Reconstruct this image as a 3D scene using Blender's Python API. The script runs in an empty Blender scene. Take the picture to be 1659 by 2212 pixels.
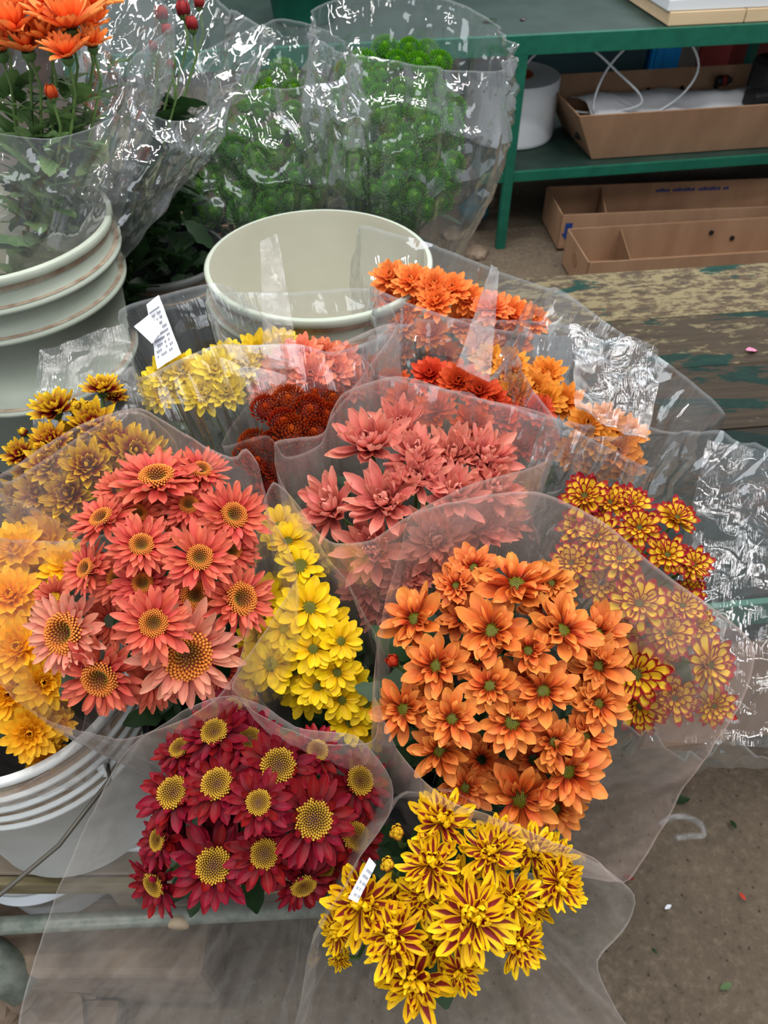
import bpy, bmesh, math, random
from mathutils import Vector, Matrix, Euler, noise
R = math.radians
PI = math.pi
rnd = random.Random(7)
SC = bpy.context.scene
COL = SC.collection

# ------------------------------------------------------------------ camera
PITCH = R(46); FPX = 1661.0; CX, CY = 829.5, 1106.0
CAM = Vector((0, 0, 1.6))
FW = Vector((0, math.cos(PITCH), -math.sin(PITCH))); RT = Vector((1, 0, 0)); UP = Vector((0, math.sin(PITCH), math.cos(PITCH)))
cd = bpy.data.cameras.new('camera'); cam = bpy.data.objects.new('camera', cd); COL.objects.link(cam)
cam.location = CAM; cam.rotation_euler = (PI/2-PITCH, 0, 0)
cd.sensor_fit = 'VERTICAL'; cd.sensor_height = 36; cd.lens = 36*FPX/2212; cd.clip_start = .02
cd.dof.use_dof = True; cd.dof.focus_distance = .74; cd.dof.aperture_fstop = 11
SC.camera = cam
# ------------------------------------------------------------------ light
SC.view_settings.view_transform = 'Standard'; SC.view_settings.look = 'None'; SC.view_settings.gamma = 1
SC.view_settings.use_curve_mapping = False
SC.view_settings.exposure = -.04
SC.cycles.transparent_max_bounces = 40; SC.cycles.max_bounces = 8
w = bpy.data.worlds.new('world'); SC.world = w; w.use_nodes = True
bg = w.node_tree.nodes['Background']; bg.inputs[0].default_value = (.86, .93, 1, 1); bg.inputs[1].default_value = .42
def area(name, loc, aim, sx, sy, power, col=(1, 1, 1)):
    l = bpy.data.lights.new(name, 'AREA'); l.shape = 'RECTANGLE'; l.size = sx; l.size_y = sy; l.energy = power; l.color = col
    o = bpy.data.objects.new(name, l); COL.objects.link(o); o.location = loc
    o.rotation_euler = (Vector(aim)-Vector(loc)).to_track_quat('-Z', 'Y').to_euler(); return o
area('hall_opening', (2.2, 5.2, 3.4), (0, .8, .9), 3.2, 1.6, 80, (.88, .94, 1))
area('rear_fill', (-.6, -3.6, 2.3), (0, .8, .9), 3.0, 1.3, 55, (.90, .95, 1))  # unseen lamp behind the camera, added for film highlights and fill
for k, (x, y) in enumerate(((-1.6, .4), (-.8, 1.6), (0, -.4), (.2, 2.6), (1.0, 1.0), (1.8, .0), (2.0, 2.4), (-2.2, 2.8))):       # unseen strip lamps, added for bright streaks on the film
    area('streak_light', (x, y, 3.8), (x*.7, y*.8+.1, .9), .12, 1.6, 34, (1, .985, .96))

def P(u, v, d): return CAM + d*(FW + (u-CX)/FPX*RT - (v-CY)/FPX*UP)      # a point seen at (u,v), d metres along the view axis
def PZ(u, v, z):
    r = FW + (u-CX)/FPX*RT - (v-CY)/FPX*UP; return CAM + r*((z-1.6)/r.z)

# ------------------------------------------------------------------ materials
def lin(c): return tuple(((x/255)/12.92 if x/255 <= .04045 else ((x/255+.055)/1.055)**2.4) for x in c)
class NT:
    def __init__(s, name):
        s.m = bpy.data.materials.new(name); s.m.use_nodes = True; s.t = s.m.node_tree; s.t.nodes.clear()
        s.out = s.t.nodes.new('ShaderNodeOutputMaterial')
    def n(s, ty, ins=None, **kw):
        x = s.t.nodes.new('ShaderNode'+ty)
        for k, v in kw.items(): setattr(x, k, v)
        for k, v in (ins or {}).items():
            i = x.inputs[k]
            if hasattr(v, 'is_output'): s.t.links.new(v, i)
            else: i.default_value = (tuple(v)+(1,) if isinstance(v, tuple) and len(v) == 3 and i.type == 'RGBA' else v)
        return x
    def ramp(s, f, stops, interp='LINEAR'):
        r = s.n('ValToRGB', {0: f}); e = r.color_ramp; e.interpolation = interp
        while len(e.elements) < len(stops): e.elements.new(.5)
        for el, (p, c) in zip(e.elements, stops):
            el.position = p; el.color = (c if len(c) == 4 else tuple(c)+(1,)) if not isinstance(c, (int, float)) else (c, c, c, 1)
        return r.outputs[0]
    def math(s, op, a, b=0.0, c=0.0): return s.n('Math', {0: a, 1: b, 2: c}, operation=op).outputs[0]
    def mix(s, f, a, b, blend='MIX'):
        x = s.n('Mix', data_type='RGBA', blend_type=blend)
        for i, v in ((0, f), (6, a), (7, b)):
            if hasattr(v, 'is_output'): s.t.links.new(v, x.inputs[i])
            else: x.inputs[i].default_value = v if isinstance(v, (int, float)) else tuple(v)+(1,)
        return x.outputs[2]
    def done(s, sh): s.t.links.new(sh, s.out.inputs[0]); return s.m

def petal_mat(name, base, mid, tip, edge=None, back=None, streak=.25, inner=None, vary=.12, sat=0, mp_=.42):
    t = NT(name); uv = t.n('UVMap').outputs[0]; sp = t.n('SeparateXYZ', {0: uv})
    col = t.ramp(sp.outputs[1], [(0, lin(base)), (mp_, lin(mid)), (1, lin(tip))])  # base deeper by nature, darkened further for the shade between petals
    ax = t.math('ABSOLUTE', t.math('SUBTRACT', sp.outputs[0], .5))
    if inner:      # a stripe of another colour on the face of the petal
        wv = t.math('SUBTRACT', .44, t.math('MULTIPLY', t.math('POWER', sp.outputs[1], 1.6), .55))
        f = t.ramp(t.math('ADD', t.math('SUBTRACT', wv, ax), .5), [(.46, 0.0), (.56, 1.0)])
        f = t.math('MULTIPLY', f, t.math('SUBTRACT', 1, t.n('NewGeometry').outputs['Backfacing']))
        col = t.mix(f, col, lin(inner))
    if edge:
        ee = t.math('MAXIMUM', t.math('MULTIPLY', ax, 2), t.math('MULTIPLY', sp.outputs[1], .93))
        n = t.n('TexNoise', {'Vector': t.n('TexCoord').outputs['Object'], 'Scale': 3.0}).outputs[0]
        col = t.mix(t.ramp(t.math('ADD', ee, t.math('MULTIPLY', t.math('SUBTRACT', n, .5), .3)), [(.66, 0.0), (.76, 1.0)]), col, lin(edge))
    mp = t.n('Mapping', {0: uv, 'Scale': (26, 1.2, 1)}).outputs[0]
    st = t.n('TexNoise', {'Vector': mp, 'Scale': 1.0, 'Detail': 2.0}).outputs[0]
    col = t.mix(streak, col, t.mix(1.0, col, t.ramp(st, [(.3, .45), (.7, 1.0)]), 'MULTIPLY'))
    if back: col = t.mix(t.math('MULTIPLY', t.n('NewGeometry').outputs['Backfacing'], .75), col, lin(back))
    rn = t.n('ObjectInfo').outputs['Random']
    hs = t.n('HueSaturation', {'Hue': t.math('ADD', .5, t.math('MULTIPLY', t.math('SUBTRACT', t.math('FRACT', t.math('MULTIPLY', rn, 7.3)), .5), .014)),
                               'Saturation': 1.0+sat, 'Value': t.math('ADD', 1-vary/2, t.math('MULTIPLY', rn, vary)), 'Color': col}).outputs[0]
    bmp = t.n('Bump', {'Strength': .25, 'Distance': .0006, 'Height': st}).outputs[0]
    b = t.n('BsdfPrincipled', {'Base Color': hs, 'Roughness': .55, 'Specular IOR Level': .25, 'Normal': bmp}).outputs[0]
    tr = t.n('BsdfTranslucent', {'Color': hs}).outputs[0]
    return t.done(t.n('MixShader', {0: .18, 1: b, 2: tr}).outputs[0])
def disc_mat(name, stops, valleyc=None, rough=.6):
    t = NT(name); o = t.n('TexCoord').outputs['Object']; s = t.n('SeparateXYZ', {0: o})
    r = t.math('SQRT', t.math('ADD', t.math('MULTIPLY', s.outputs[0], s.outputs[0]), t.math('MULTIPLY', s.outputs[1], s.outputs[1])))
    col = t.ramp(r, [(a, lin(c)) for a, c in stops])
    if valleyc: col = t.mix(t.n('Attribute', attribute_name='tip').outputs['Fac'], lin(valleyc), col)  # floret feet dark: shade of the valleys put into the colour
    return t.done(t.n('BsdfPrincipled', {'Base Color': col, 'Roughness': rough, 'Specular IOR Level': .3}).outputs[0])
def plain(name, c, rough=.6, c2=None, scale=8, metal=0, bump=0, spec=.4, detail=4, lo=.35, hi=.65, stretch=(1, 1, 1), trans=0, coords='Object'):
    t = NT(name); col = lin(c); v = t.n('Mapping', {0: t.n('TexCoord').outputs[coords], 'Scale': stretch}).outputs[0]
    ns = t.n('TexNoise', {'Vector': v, 'Scale': float(scale), 'Detail': float(detail), 'Roughness': .6}).outputs[0]
    col = t.ramp(ns, [(lo, lin(c)), (hi, lin(c2 or c))])
    ins = {'Base Color': col, 'Roughness': rough, 'Metallic': metal, 'Specular IOR Level': spec}
    if bump: ins['Normal'] = t.n('Bump', {'Strength': 1.0, 'Distance': bump, 'Height': ns}).outputs[0]
    b = t.n('BsdfPrincipled', ins).outputs[0]
    if trans: b = t.n('MixShader', {0: trans, 1: b, 2: t.n('BsdfTranslucent', {'Color': col}).outputs[0]}).outputs[0]
    return t.done(b)
def film_mat(name, haze, rough, tint=(255, 255, 255), bump=.4, refl=1.0, scale=30, cap=.26):
    t = NT(name); uv = t.n('UVMap').outputs[0]; sp = t.n('SeparateXYZ', {0: uv})
    ob = t.n('TexCoord').outputs['Object']
    n1 = t.n('TexNoise', {'Vector': ob, 'Scale': float(scale), 'Detail': 3.0, 'Roughness': .55}).outputs[0]
    n2 = t.n('TexNoise', {'Vector': t.n('Mapping', {0: uv, 'Scale': (55, 5, 1)}).outputs[0], 'Scale': 1.0, 'Detail': 3.0}).outputs[0]
    vo = t.n('TexVoronoi', {'Vector': ob, 'Scale': scale*.55, 'Randomness': 1.0}, feature='DISTANCE_TO_EDGE').outputs[0]
    h = t.math('ADD', t.math('MULTIPLY', n1, .6), t.math('ADD', t.math('MULTIPLY', n2, .35), t.math('MULTIPLY', t.math('MINIMUM', vo, .12), 2.2)))
    nm = t.n('Bump', {'Strength': bump, 'Distance': .007, 'Height': h}).outputs[0]
    edge = t.ramp(sp.outputs[1], [(.991, 0.0), (.994, .22)])  # milkier rim puts light caught on the cut edge into the haze
    scr = t.ramp(n2, [(.35, .65), (.75, 1.5)])
    hz = t.math('ADD', t.math('MULTIPLY', scr, haze), edge)
    milk = t.n('MixShader', {0: .65, 1: t.n('BsdfDiffuse', {0: lin(tint)}).outputs[0], 2: t.n('BsdfTranslucent', {0: lin(tint)}).outputs[0]}).outputs[0]
    a = t.n('MixShader', {0: hz, 1: t.n('BsdfTransparent', {0: (.985, .985, .985)}).outputs[0], 2: milk}).outputs[0]
    fr = t.n('Fresnel', {'IOR': 1.5, 'Normal': nm}).outputs[0]
    fr = t.math('MINIMUM', t.math('MULTIPLY', fr, refl), cap)
    return t.done(t.n('MixShader', {0: fr, 1: a, 2: t.n('BsdfGlossy', {'Roughness': rough, 'Normal': nm}).outputs[0]}).outputs[0])

M = {}
M['coral'] = petal_mat('coral_petal', (168, 40, 34), (206, 80, 64), (220, 112, 88), back=(230, 150, 112), )
M['pale_coral'] = petal_mat('pale_coral_petal', (206, 86, 70), (220, 126, 104), (228, 156, 128), back=(232, 170, 136))
M['red'] = petal_mat('red_petal', (60, 0, 10), (116, 2, 20), (140, 5, 30), streak=.4, back=(150, 22, 50))
M['orange'] = petal_mat('orange_petal', (130, 26, 8), (208, 92, 32), (236, 150, 72), back=(190, 70, 38), mp_=.38)
M['yellow'] = petal_mat('yellow_petal', (210, 156, 2), (232, 190, 4), (238, 202, 14), streak=.15, back=(226, 190, 20))
M['pink'] = petal_mat('pink_petal', (150, 48, 46), (214, 112, 100), (236, 156, 136), back=(230, 148, 132))
M['spider'] = petal_mat('yellow_petal_with_maroon_face', (222, 150, 8), (236, 186, 10), (244, 204, 24), inner=(126, 32, 22), back=(236, 190, 14), streak=.2)
M['edged'] = petal_mat('yellow_petal_with_red_edge', (206, 150, 20), (226, 182, 36), (230, 190, 50), edge=(150, 22, 28), back=(210, 150, 30))
M['bicolour'] = petal_mat('maroon_petal_with_yellow_tip', (84, 4, 20), (140, 18, 22), (255, 214, 46), mp_=.44)
M['golden'] = petal_mat('golden_petal', (250, 150, 8), (255, 178, 20), (255, 202, 50))
M['butter'] = petal_mat('clear_yellow_petal', (230, 190, 20), (240, 208, 30), (244, 216, 60))
M['peach'] = petal_mat('peach_petal', (216, 84, 58), (230, 112, 80), (238, 148, 108))
M['rust'] = petal_mat('rust_petal', (80, 8, 8), (156, 38, 12), (214, 92, 28))
M['flame'] = petal_mat('dark_orange_petal', (160, 30, 14), (196, 56, 22), (220, 92, 40))
M['amber'] = petal_mat('amber_petal', (200, 96, 20), (226, 134, 36), (236, 160, 62))
M['bright_orange'] = petal_mat('bright_orange_petal', (226, 84, 40), (238, 112, 50), (246, 150, 76))
M['button_green'] = petal_mat('green_button_petal', (24, 84, 8), (74, 142, 20), (128, 188, 46), streak=.1)
M['d_coral'] = disc_mat('golden_floret', [(0, (70, 64, 14)), (.05, (110, 106, 24)), (.12, (140, 120, 30)), (.2, (216, 126, 44)), (.34, (230, 142, 62))], (110, 26, 12))
M['d_red'] = disc_mat('gold_floret', [(0, (120, 64, 16)), (.1, (150, 104, 24)), (.2, (160, 122, 28)), (.34, (204, 160, 48))], (44, 12, 10))
M['d_green'] = disc_mat('green_floret', [(0, (100, 100, 6)), (.12, (132, 132, 8)), (.24, (170, 164, 26))], (58, 58, 6))
M['stem'] = plain('green_stem', (96, 124, 60), .6, (70, 98, 44))
M['leaf'] = plain('dark_leaf', (28, 52, 26), .5, (44, 74, 36), 14, trans=.2)
M['leaf_light'] = plain('sage_leaf', (66, 98, 52), .55, (110, 140, 84), 12, trans=.25)
M['sepal'] = plain('sepal', (78, 110, 54), .6, (56, 84, 38), 30)
M['milky'] = film_mat('milky_film', .10, .16, (250, 232, 226), .3, 1.0, 22)
M['veil'] = film_mat('thick_milky_film', .15, .18, (250, 228, 220), .25, .9, 16)
M['soft'] = film_mat('soft_clear_film', .17, .14, (255, 250, 246), .45, 1.3, 12)
M['clear'] = film_mat('clear_film', .085, .07, (240, 244, 248), .7, 2.0, 16, .34)
M['crisp'] = film_mat('crinkled_film', .05, .06, (240, 246, 250), .6, 2.2, 13, .42)
M['bucket'] = plain('grey_white_plastic', (156, 164, 150), .42, (172, 178, 164), 5)
M['bucket_in'] = plain('cream_plastic', (176, 174, 156), .4, (188, 186, 170), 4)
M['bucket_low'] = plain('worn_white_plastic', (206, 209, 207), .45, (222, 224, 222), 9)
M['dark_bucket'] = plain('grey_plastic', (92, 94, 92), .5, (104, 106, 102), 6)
M['grime'] = plain('brown_grime', (140, 112, 92), .8, (172, 160, 142), 40)
M['white'] = plain('white_plastic', (212, 216, 220), .4)
M['paper'] = plain('white_paper', (222, 224, 228), .8, (232, 232, 236), 6)
M['label'] = plain('label_paper', (226, 228, 236), .5)
M['ink'] = plain('grey_ink', (110, 112, 120), .7)
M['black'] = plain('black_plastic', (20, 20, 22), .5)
M['card'] = plain('cardboard', (146, 112, 86), .85, (160, 126, 98), 12, stretch=(1, 1, .15))
M['card_in'] = plain('cardboard_inside', (124, 92, 66), .85, (138, 104, 76), 9)
M['wood'] = plain('grey_wood', (110, 98, 84), .85, (140, 126, 108), 10, stretch=(.15, 1.5, 1), bump=.001)
M['mossy'] = plain('mossy_wood', (98, 88, 56), .9, (128, 116, 90), 30, stretch=(.3, 1, 1), bump=.001)
M['pale_wood'] = plain('pale_wood', (196, 170, 134), .8, (214, 190, 156), 6, stretch=(.2, 1, 1))
M['green_metal'] = plain('green_painted_metal', (14, 84, 66), .4, (22, 96, 76), 18)
M['green_top'] = plain('dark_green_board', (26, 48, 42), .6, (42, 62, 54), 5)
M['pipe'] = plain('weathered_steel_pipe', (112, 122, 112), .45, (148, 154, 142), 50, metal=.3, bump=.0006)
M['copper'] = plain('orange_card_core', (150, 66, 24), .6, (168, 78, 32), 8)
M['blue'] = plain('blue_plastic', (10, 110, 170), .5)
M['navy'] = plain('blue_print', (20, 52, 120), .7)
M['redbud'] = petal_mat('dark_red_petal', (96, 14, 20), (140, 30, 34), (170, 60, 56))
M['redp'] = plain('dark_red_plastic', (112, 34, 26), .6)
M['teal'] = plain('dark_teal_cloth', (6, 34, 40), .85)
M['tealbag'] = plain('teal_plastic', (10, 96, 110), .5, (14, 70, 84), 20)
M['plum'] = plain('dark_plum_plastic', (52, 26, 32), .7, (38, 20, 26), 12)
M['wall'] = plain('dark_block_wall', (52, 50, 46), .9, (66, 62, 56), 8, bump=.002)
M['pinkp'] = plain('pink_petal_scrap', (214, 120, 150), .7)
M['steel'] = plain('dull_wire', (96, 92, 84), .45, metal=.6)
M['stone'] = plain('rubble_stone', (96, 80, 66), .9, (138, 120, 102), 12, bump=.004)
M['glare'] = film_mat('shiny_crumpled_film', .06, .05, (240, 246, 250), .7, 3.2, 11, .6)
def floor_mat():
    t = NT('trodden_concrete'); o = t.n('TexCoord').outputs['Object']
    a = t.n('TexNoise', {'Vector': o, 'Scale': 3.0, 'Detail': 6.0, 'Roughness': .6}).outputs[0]
    b = t.n('TexNoise', {'Vector': o, 'Scale': 55.0, 'Detail': 5.0, 'Roughness': .7}).outputs[0]
    c = t.n('TexVoronoi', {'Vector': o, 'Scale': 38.0}).outputs[0]
    col = t.ramp(a, [(.3, lin((84, 73, 61))), (.7, lin((110, 97, 82)))])
    col = t.mix(t.ramp(b, [(.5, 0.0), (.72, .6)]), col, lin((132, 120, 102)))
    col = t.mix(t.ramp(b, [(.28, .8), (.42, 0.0)]), col, lin((52, 45, 38)))
    col = t.mix(t.ramp(c, [(.08, .7), (.14, 0.0)]), col, lin((44, 38, 32)))
    nb = t.n('Bump', {'Strength': .8, 'Distance': .004, 'Height': t.math('ADD', b, a)}).outputs[0]
    return t.done(t.n('BsdfPrincipled', {'Base Color': col, 'Roughness': .85, 'Specular IOR Level': .25, 'Normal': nb}).outputs[0])
M['floor'] = floor_mat()
def table_mat(name, th_g, th_c, k):
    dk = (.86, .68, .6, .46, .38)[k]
    t = NT(name); o = t.n('TexCoord').outputs['Object']
    m = t.n('Mapping', {0: o, 'Scale': (2.2, 7, 7)}).outputs[0]
    a = t.n('TexNoise', {'Vector': m, 'Scale': 1.6, 'Detail': 9.0, 'Roughness': .62, 'Distortion': .6}).outputs[0]
    m2 = t.n('Mapping', {0: o, 'Scale': (7, 16, 16), 'Location': (3, 2, 1)}).outputs[0]
    b = t.n('TexNoise', {'Vector': m2, 'Scale': 3.4, 'Detail': 9.0, 'Roughness': .75}).outputs[0]
    m3 = t.n('Mapping', {0: o, 'Scale': (4, 90, 40)}).outputs[0]
    g = t.n('TexNoise', {'Vector': m3, 'Scale': 1.0, 'Detail': 4.0}).outputs[0]
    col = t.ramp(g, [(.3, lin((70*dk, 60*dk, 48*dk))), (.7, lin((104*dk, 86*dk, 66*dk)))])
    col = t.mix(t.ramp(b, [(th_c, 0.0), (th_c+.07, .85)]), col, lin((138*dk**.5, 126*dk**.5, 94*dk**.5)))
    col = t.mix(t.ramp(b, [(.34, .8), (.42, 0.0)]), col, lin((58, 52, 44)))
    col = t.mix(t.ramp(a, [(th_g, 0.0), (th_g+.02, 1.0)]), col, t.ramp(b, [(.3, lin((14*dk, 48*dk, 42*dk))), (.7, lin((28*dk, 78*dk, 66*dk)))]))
    hh = t.math('ADD', t.math('MULTIPLY', a, .5), b)
    nb = t.n('Bump', {'Strength': .7, 'Distance': .003, 'Height': hh}).outputs[0]
    return t.done(t.n('BsdfPrincipled', {'Base Color': col, 'Roughness': .75, 'Specular IOR Level': .2, 'Normal': nb}).outputs[0])
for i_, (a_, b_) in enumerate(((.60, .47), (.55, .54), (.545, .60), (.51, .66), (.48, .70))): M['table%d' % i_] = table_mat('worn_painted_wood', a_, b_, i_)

# ------------------------------------------------------------------ builders
def put(o, label=None, cat=None, group=None, kind=None):
    if label: o['label'] = label
    if cat: o['category'] = cat
    if group: o['group'] = group
    if kind: o['kind'] = kind
    return o
def link(name, me, parent=None, **kw):
    o = bpy.data.objects.new(name, me); COL.objects.link(o)
    if parent: o.parent = parent
    return put(o, **kw)
def empty(name, loc, **kw):
    o = bpy.data.objects.new(name, None); o.empty_display_size = .02; COL.objects.link(o); o.location = loc; return put(o, **kw)
def mesh(name, vs, fs, m, smooth=False, uvs=None):
    me = bpy.data.meshes.new(name); me.from_pydata([tuple(v) for v in vs], [], fs)
    for mm in (m if isinstance(m, (list, tuple)) else [m]): me.materials.append(M[mm] if isinstance(mm, str) else mm)
    if smooth: me.polygons.foreach_set('use_smooth', [True]*len(me.polygons))
    if uvs:
        ul = me.uv_layers.new(name='UVMap'); ix = [0]*len(me.loops); me.loops.foreach_get('vertex_index', ix)
        fl = []
        for i in ix: fl.extend(uvs[i])
        ul.data.foreach_set('uv', fl)
    me.update(); return me
class G:
    def __init__(s): s.v = []; s.f = []; s.uv = []
    def add(s, vs, fs, mat=None, uv=None):
        k = len(s.v); s.v += [(mat @ Vector(v)) if mat else Vector(v) for v in vs]; s.f += [tuple(i+k for i in f) for f in fs]
        s.uv += uv or [(0, 0)]*len(vs); return s
    def box(s, a, b, mat=None):
        x0, y0, z0 = a; x1, y1, z1 = b
        return s.add([(x0,y0,z0),(x1,y0,z0),(x1,y1,z0),(x0,y1,z0),(x0,y0,z1),(x1,y0,z1),(x1,y1,z1),(x0,y1,z1)],
                     [(0,3,2,1),(4,5,6,7),(0,1,5,4),(1,2,6,5),(2,3,7,6),(3,0,4,7)], mat)
    def tube(s, pts, r, n=6, cap=True):
        pts = [Vector(p) for p in pts]; k0 = len(s.v); rr = r if isinstance(r, (list, tuple)) else [r]*len(pts)
        pr = None
        for i, p in enumerate(pts):
            t = (pts[min(i+1, len(pts)-1)]-pts[max(i-1, 0)]).normalized()
            a = (pr - t*pr.dot(t)).normalized() if pr else t.orthogonal().normalized()
            pr = a; b = t.cross(a)
            for j in range(n):
                q = 2*PI*j/n; s.v.append(p+(a*math.cos(q)+b*math.sin(q))*rr[i]); s.uv.append((j/n, i/len(pts)))
        for i in range(len(pts)-1):
            for j in range(n): s.f.append((k0+i*n+j, k0+i*n+(j+1) % n, k0+(i+1)*n+(j+1) % n, k0+(i+1)*n+j))
        if cap: s.f.append(tuple(k0+j for j in range(n))[::-1]); s.f.append(tuple(k0+(len(pts)-1)*n+j for j in range(n)))
        return s
    def lathe(s, prof, n=48, c=(0, 0, 0)):
        k0 = len(s.v)
        for r, z in prof:
            for j in range(n): q = 2*PI*j/n; s.v.append(Vector((c[0]+r*math.cos(q), c[1]+r*math.sin(q), c[2]+z))); s.uv.append((j/n, z))
        for i in range(len(prof)-1):
            for j in range(n): s.f.append((k0+i*n+j, k0+i*n+(j+1) % n, k0+(i+1)*n+(j+1) % n, k0+(i+1)*n+j))
        return s
    def out(s, name, m, smooth=False): return mesh(name, s.v, s.f, m, smooth, s.uv)
def bevel(o, wd=.002, seg=2):
    b = o.modifiers.new('b', 'BEVEL'); b.width = wd; b.segments = seg; b.limit_method = 'ANGLE'; return o

# ---- petals
def petal_geo(L, W, curl=0., cup=.2, point=.5, narrow=.35, twist=0., nv=6, nu=4, hook=0.):
    """a petal along +Y from the origin, face up; curl = total bend (rad, + = upwards), hook = extra bend of the tip"""
    vs = []; uv = []; y = z = 0.; dl = L/nv
    for i in range(nv+1):
        t = i/nv; a = curl*t + hook*max(0, t-.6)*2.5
        if i: y += dl*math.cos(a); z += dl*math.sin(a)
        w_ = W*(narrow+(1-narrow)*math.sin(min(1, t/.62)*PI/2))*(1 if t < .62 else math.sqrt(max(0, 1-((t-.62)/.40)**2))*(1-point*((t-.62)/.38)**2*.7))
        for j in range(nu+1):
            u = j/nu-.5; x = u*w_; h = cup*W*(abs(2*u)**2)*(1-.5*t) + .06*W*(1-abs(4*abs(u)-1))
            tw = twist*t
            vs.append((x*math.cos(tw)-h*math.sin(tw)*math.sin(a)*0, y-h*math.sin(a), z+h*math.cos(a)+x*math.sin(tw))); uv.append((j/nu, t))
    fs = [(i*(nu+1)+j, i*(nu+1)+j+1, (i+1)*(nu+1)+j+1, (i+1)*(nu+1)+j) for i in range(nv) for j in range(nu)]
    return vs, fs, uv
# layer: (n, L, W, elevation deg, r0, z0, curl, cup, point, hook)
V = {
 'coral': dict(layers=[(21,.76,.21,0,.27,0,.15,.3,.45,-.1),(19,.67,.185,16,.27,.03,.25,.4,.45,0),(14,.48,.145,36,.27,.06,0,.45,.4,-.2)], disc=('d_coral', .30, 'hollow', 190)),
 'red': dict(layers=[(15,.80,.28,-6,.24,0,.05,.3,.6,.1),(14,.72,.25,10,.24,.03,.15,.35,.55,.2),(9,.48,.20,30,.25,.06,.2,.4,.5,.3)], disc=('d_red', .32, 'dome', 190)),
 'orange': dict(jit=2.0, layers=[(11,.86,.38,2,.18,0,.3,.35,.35,.1),(10,.62,.30,26,.2,.04,.3,.5,.3,-.5),(10,.36,.20,52,.22,.06,-.1,.7,.2,-1.0)], disc=('d_green', .22, 'button', 130)),
 'yellow': dict(jit=1.5, layers=[(12,.82,.40,0,.2,0,.2,.2,.25,0),(11,.62,.32,22,.19,.04,.1,.3,.2,-.3)], disc=('d_green', .22, 'button', 130)),
 'pink': dict(jit=1.5, layers=[(14,.98,.28,14,.12,0,.35,.45,.6,.1),(13,.86,.25,32,.11,.04,.4,.5,.6,.1),(11,.68,.22,48,.1,.07,.4,.45,.65,.2),(9,.48,.19,60,.08,.1,.5,.5,.6,.3),(5,.32,.13,74,.04,.12,.5,.5,.6,.3)], disc=None),
 'spider': dict(jit=2.0, layers=[(16,.98,.27,-6,.10,0,.1,.35,.05,.7),(15,.84,.25,14,.10,.04,.1,.4,.05,.9),(12,.62,.22,36,.09,.08,.4,.5,.05,.8),(10,.44,.17,58,.06,.12,1.0,.5,.3,.3),(6,.3,.13,75,.03,.14,1.2,.5,.3,.3)], disc=None),
 'edged': dict(layers=[(13,.82,.34,4,.18,0,.2,.3,.35,0),(12,.64,.29,28,.16,.05,.25,.35,.35,0),(6,.4,.22,50,.14,.08,.3,.35,.35,0)], disc=('d_green', .18, 'button', 80)),
 'bicolour': dict(jit=1.5, layers=[(14,.88,.27,14,.14,0,.3,.4,.5,.1),(14,.78,.25,34,.12,.05,.3,.4,.5,.1),(10,.52,.24,54,.1,.1,.3,.4,.55,.2),(5,.34,.16,72,.04,.12,.4,.4,.5,.2)], disc=None),
 'golden': dict(layers=[(14,.88,.34,2,.14,0,.25,.3,.35,0),(13,.74,.3,22,.12,.05,.3,.35,.35,0),(11,.56,.25,42,.1,.1,.4,.4,.35,.1),(9,.38,.19,60,.08,.13,.5,.4,.3,.2)], disc=None),
}
PETALMESH = {}; JOINED = {}; DISCS = {}
def petal_mesh(kind, m, li, var):
    k = (kind, m, li, var)
    if k not in PETALMESH:
        n, L, W, el, r0, z0, curl, cup, pt, hk = V[kind]['layers'][li]; r = random.Random(hash((kind, li, var)) % 999 if False else li*10+var*3+len(kind))
        g = petal_geo(L*(1-.08*var), W*(1-.1*(var % 2)), curl+r.uniform(-.15, .15), cup, pt, twist=r.uniform(-.25, .25), hook=hk+r.uniform(-.15, .15))
        PETALMESH[k] = mesh('petal', g[0], g[1], m, True, g[2])
    return PETALMESH[k]
def joined(kind, m, var):
    k = (kind, m, var)
    if k not in JOINED:
        g = G(); r = random.Random(var*17+3)
        for li, (n, L, W, el, r0, z0, curl, cup, pt, hk) in enumerate(V[kind]['layers']):
            for i in range(n):
                jt = V[kind].get('jit', 1.); ph = 2*PI*(i+.5*(li % 2))/n + r.uniform(-.12, .12)*jt
                pg = petal_geo(L*r.uniform(.86, 1.06), W, curl+r.uniform(-.2, .2), cup, pt, nv=5, nu=2, hook=hk)
                mt = Matrix.Rotation(ph, 4, 'Z') @ Matrix.Translation((0, r0, z0)) @ Matrix.Rotation(R(el+r.uniform(-8, 8)*jt), 4, 'X') @ Matrix.Rotation(r.uniform(-.2, .2)*jt, 4, 'Y')
                g.add(pg[0], pg[1], mt, pg[2])
        JOINED[k] = g.out('petals', m, True)
    return JOINED[k]
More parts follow.
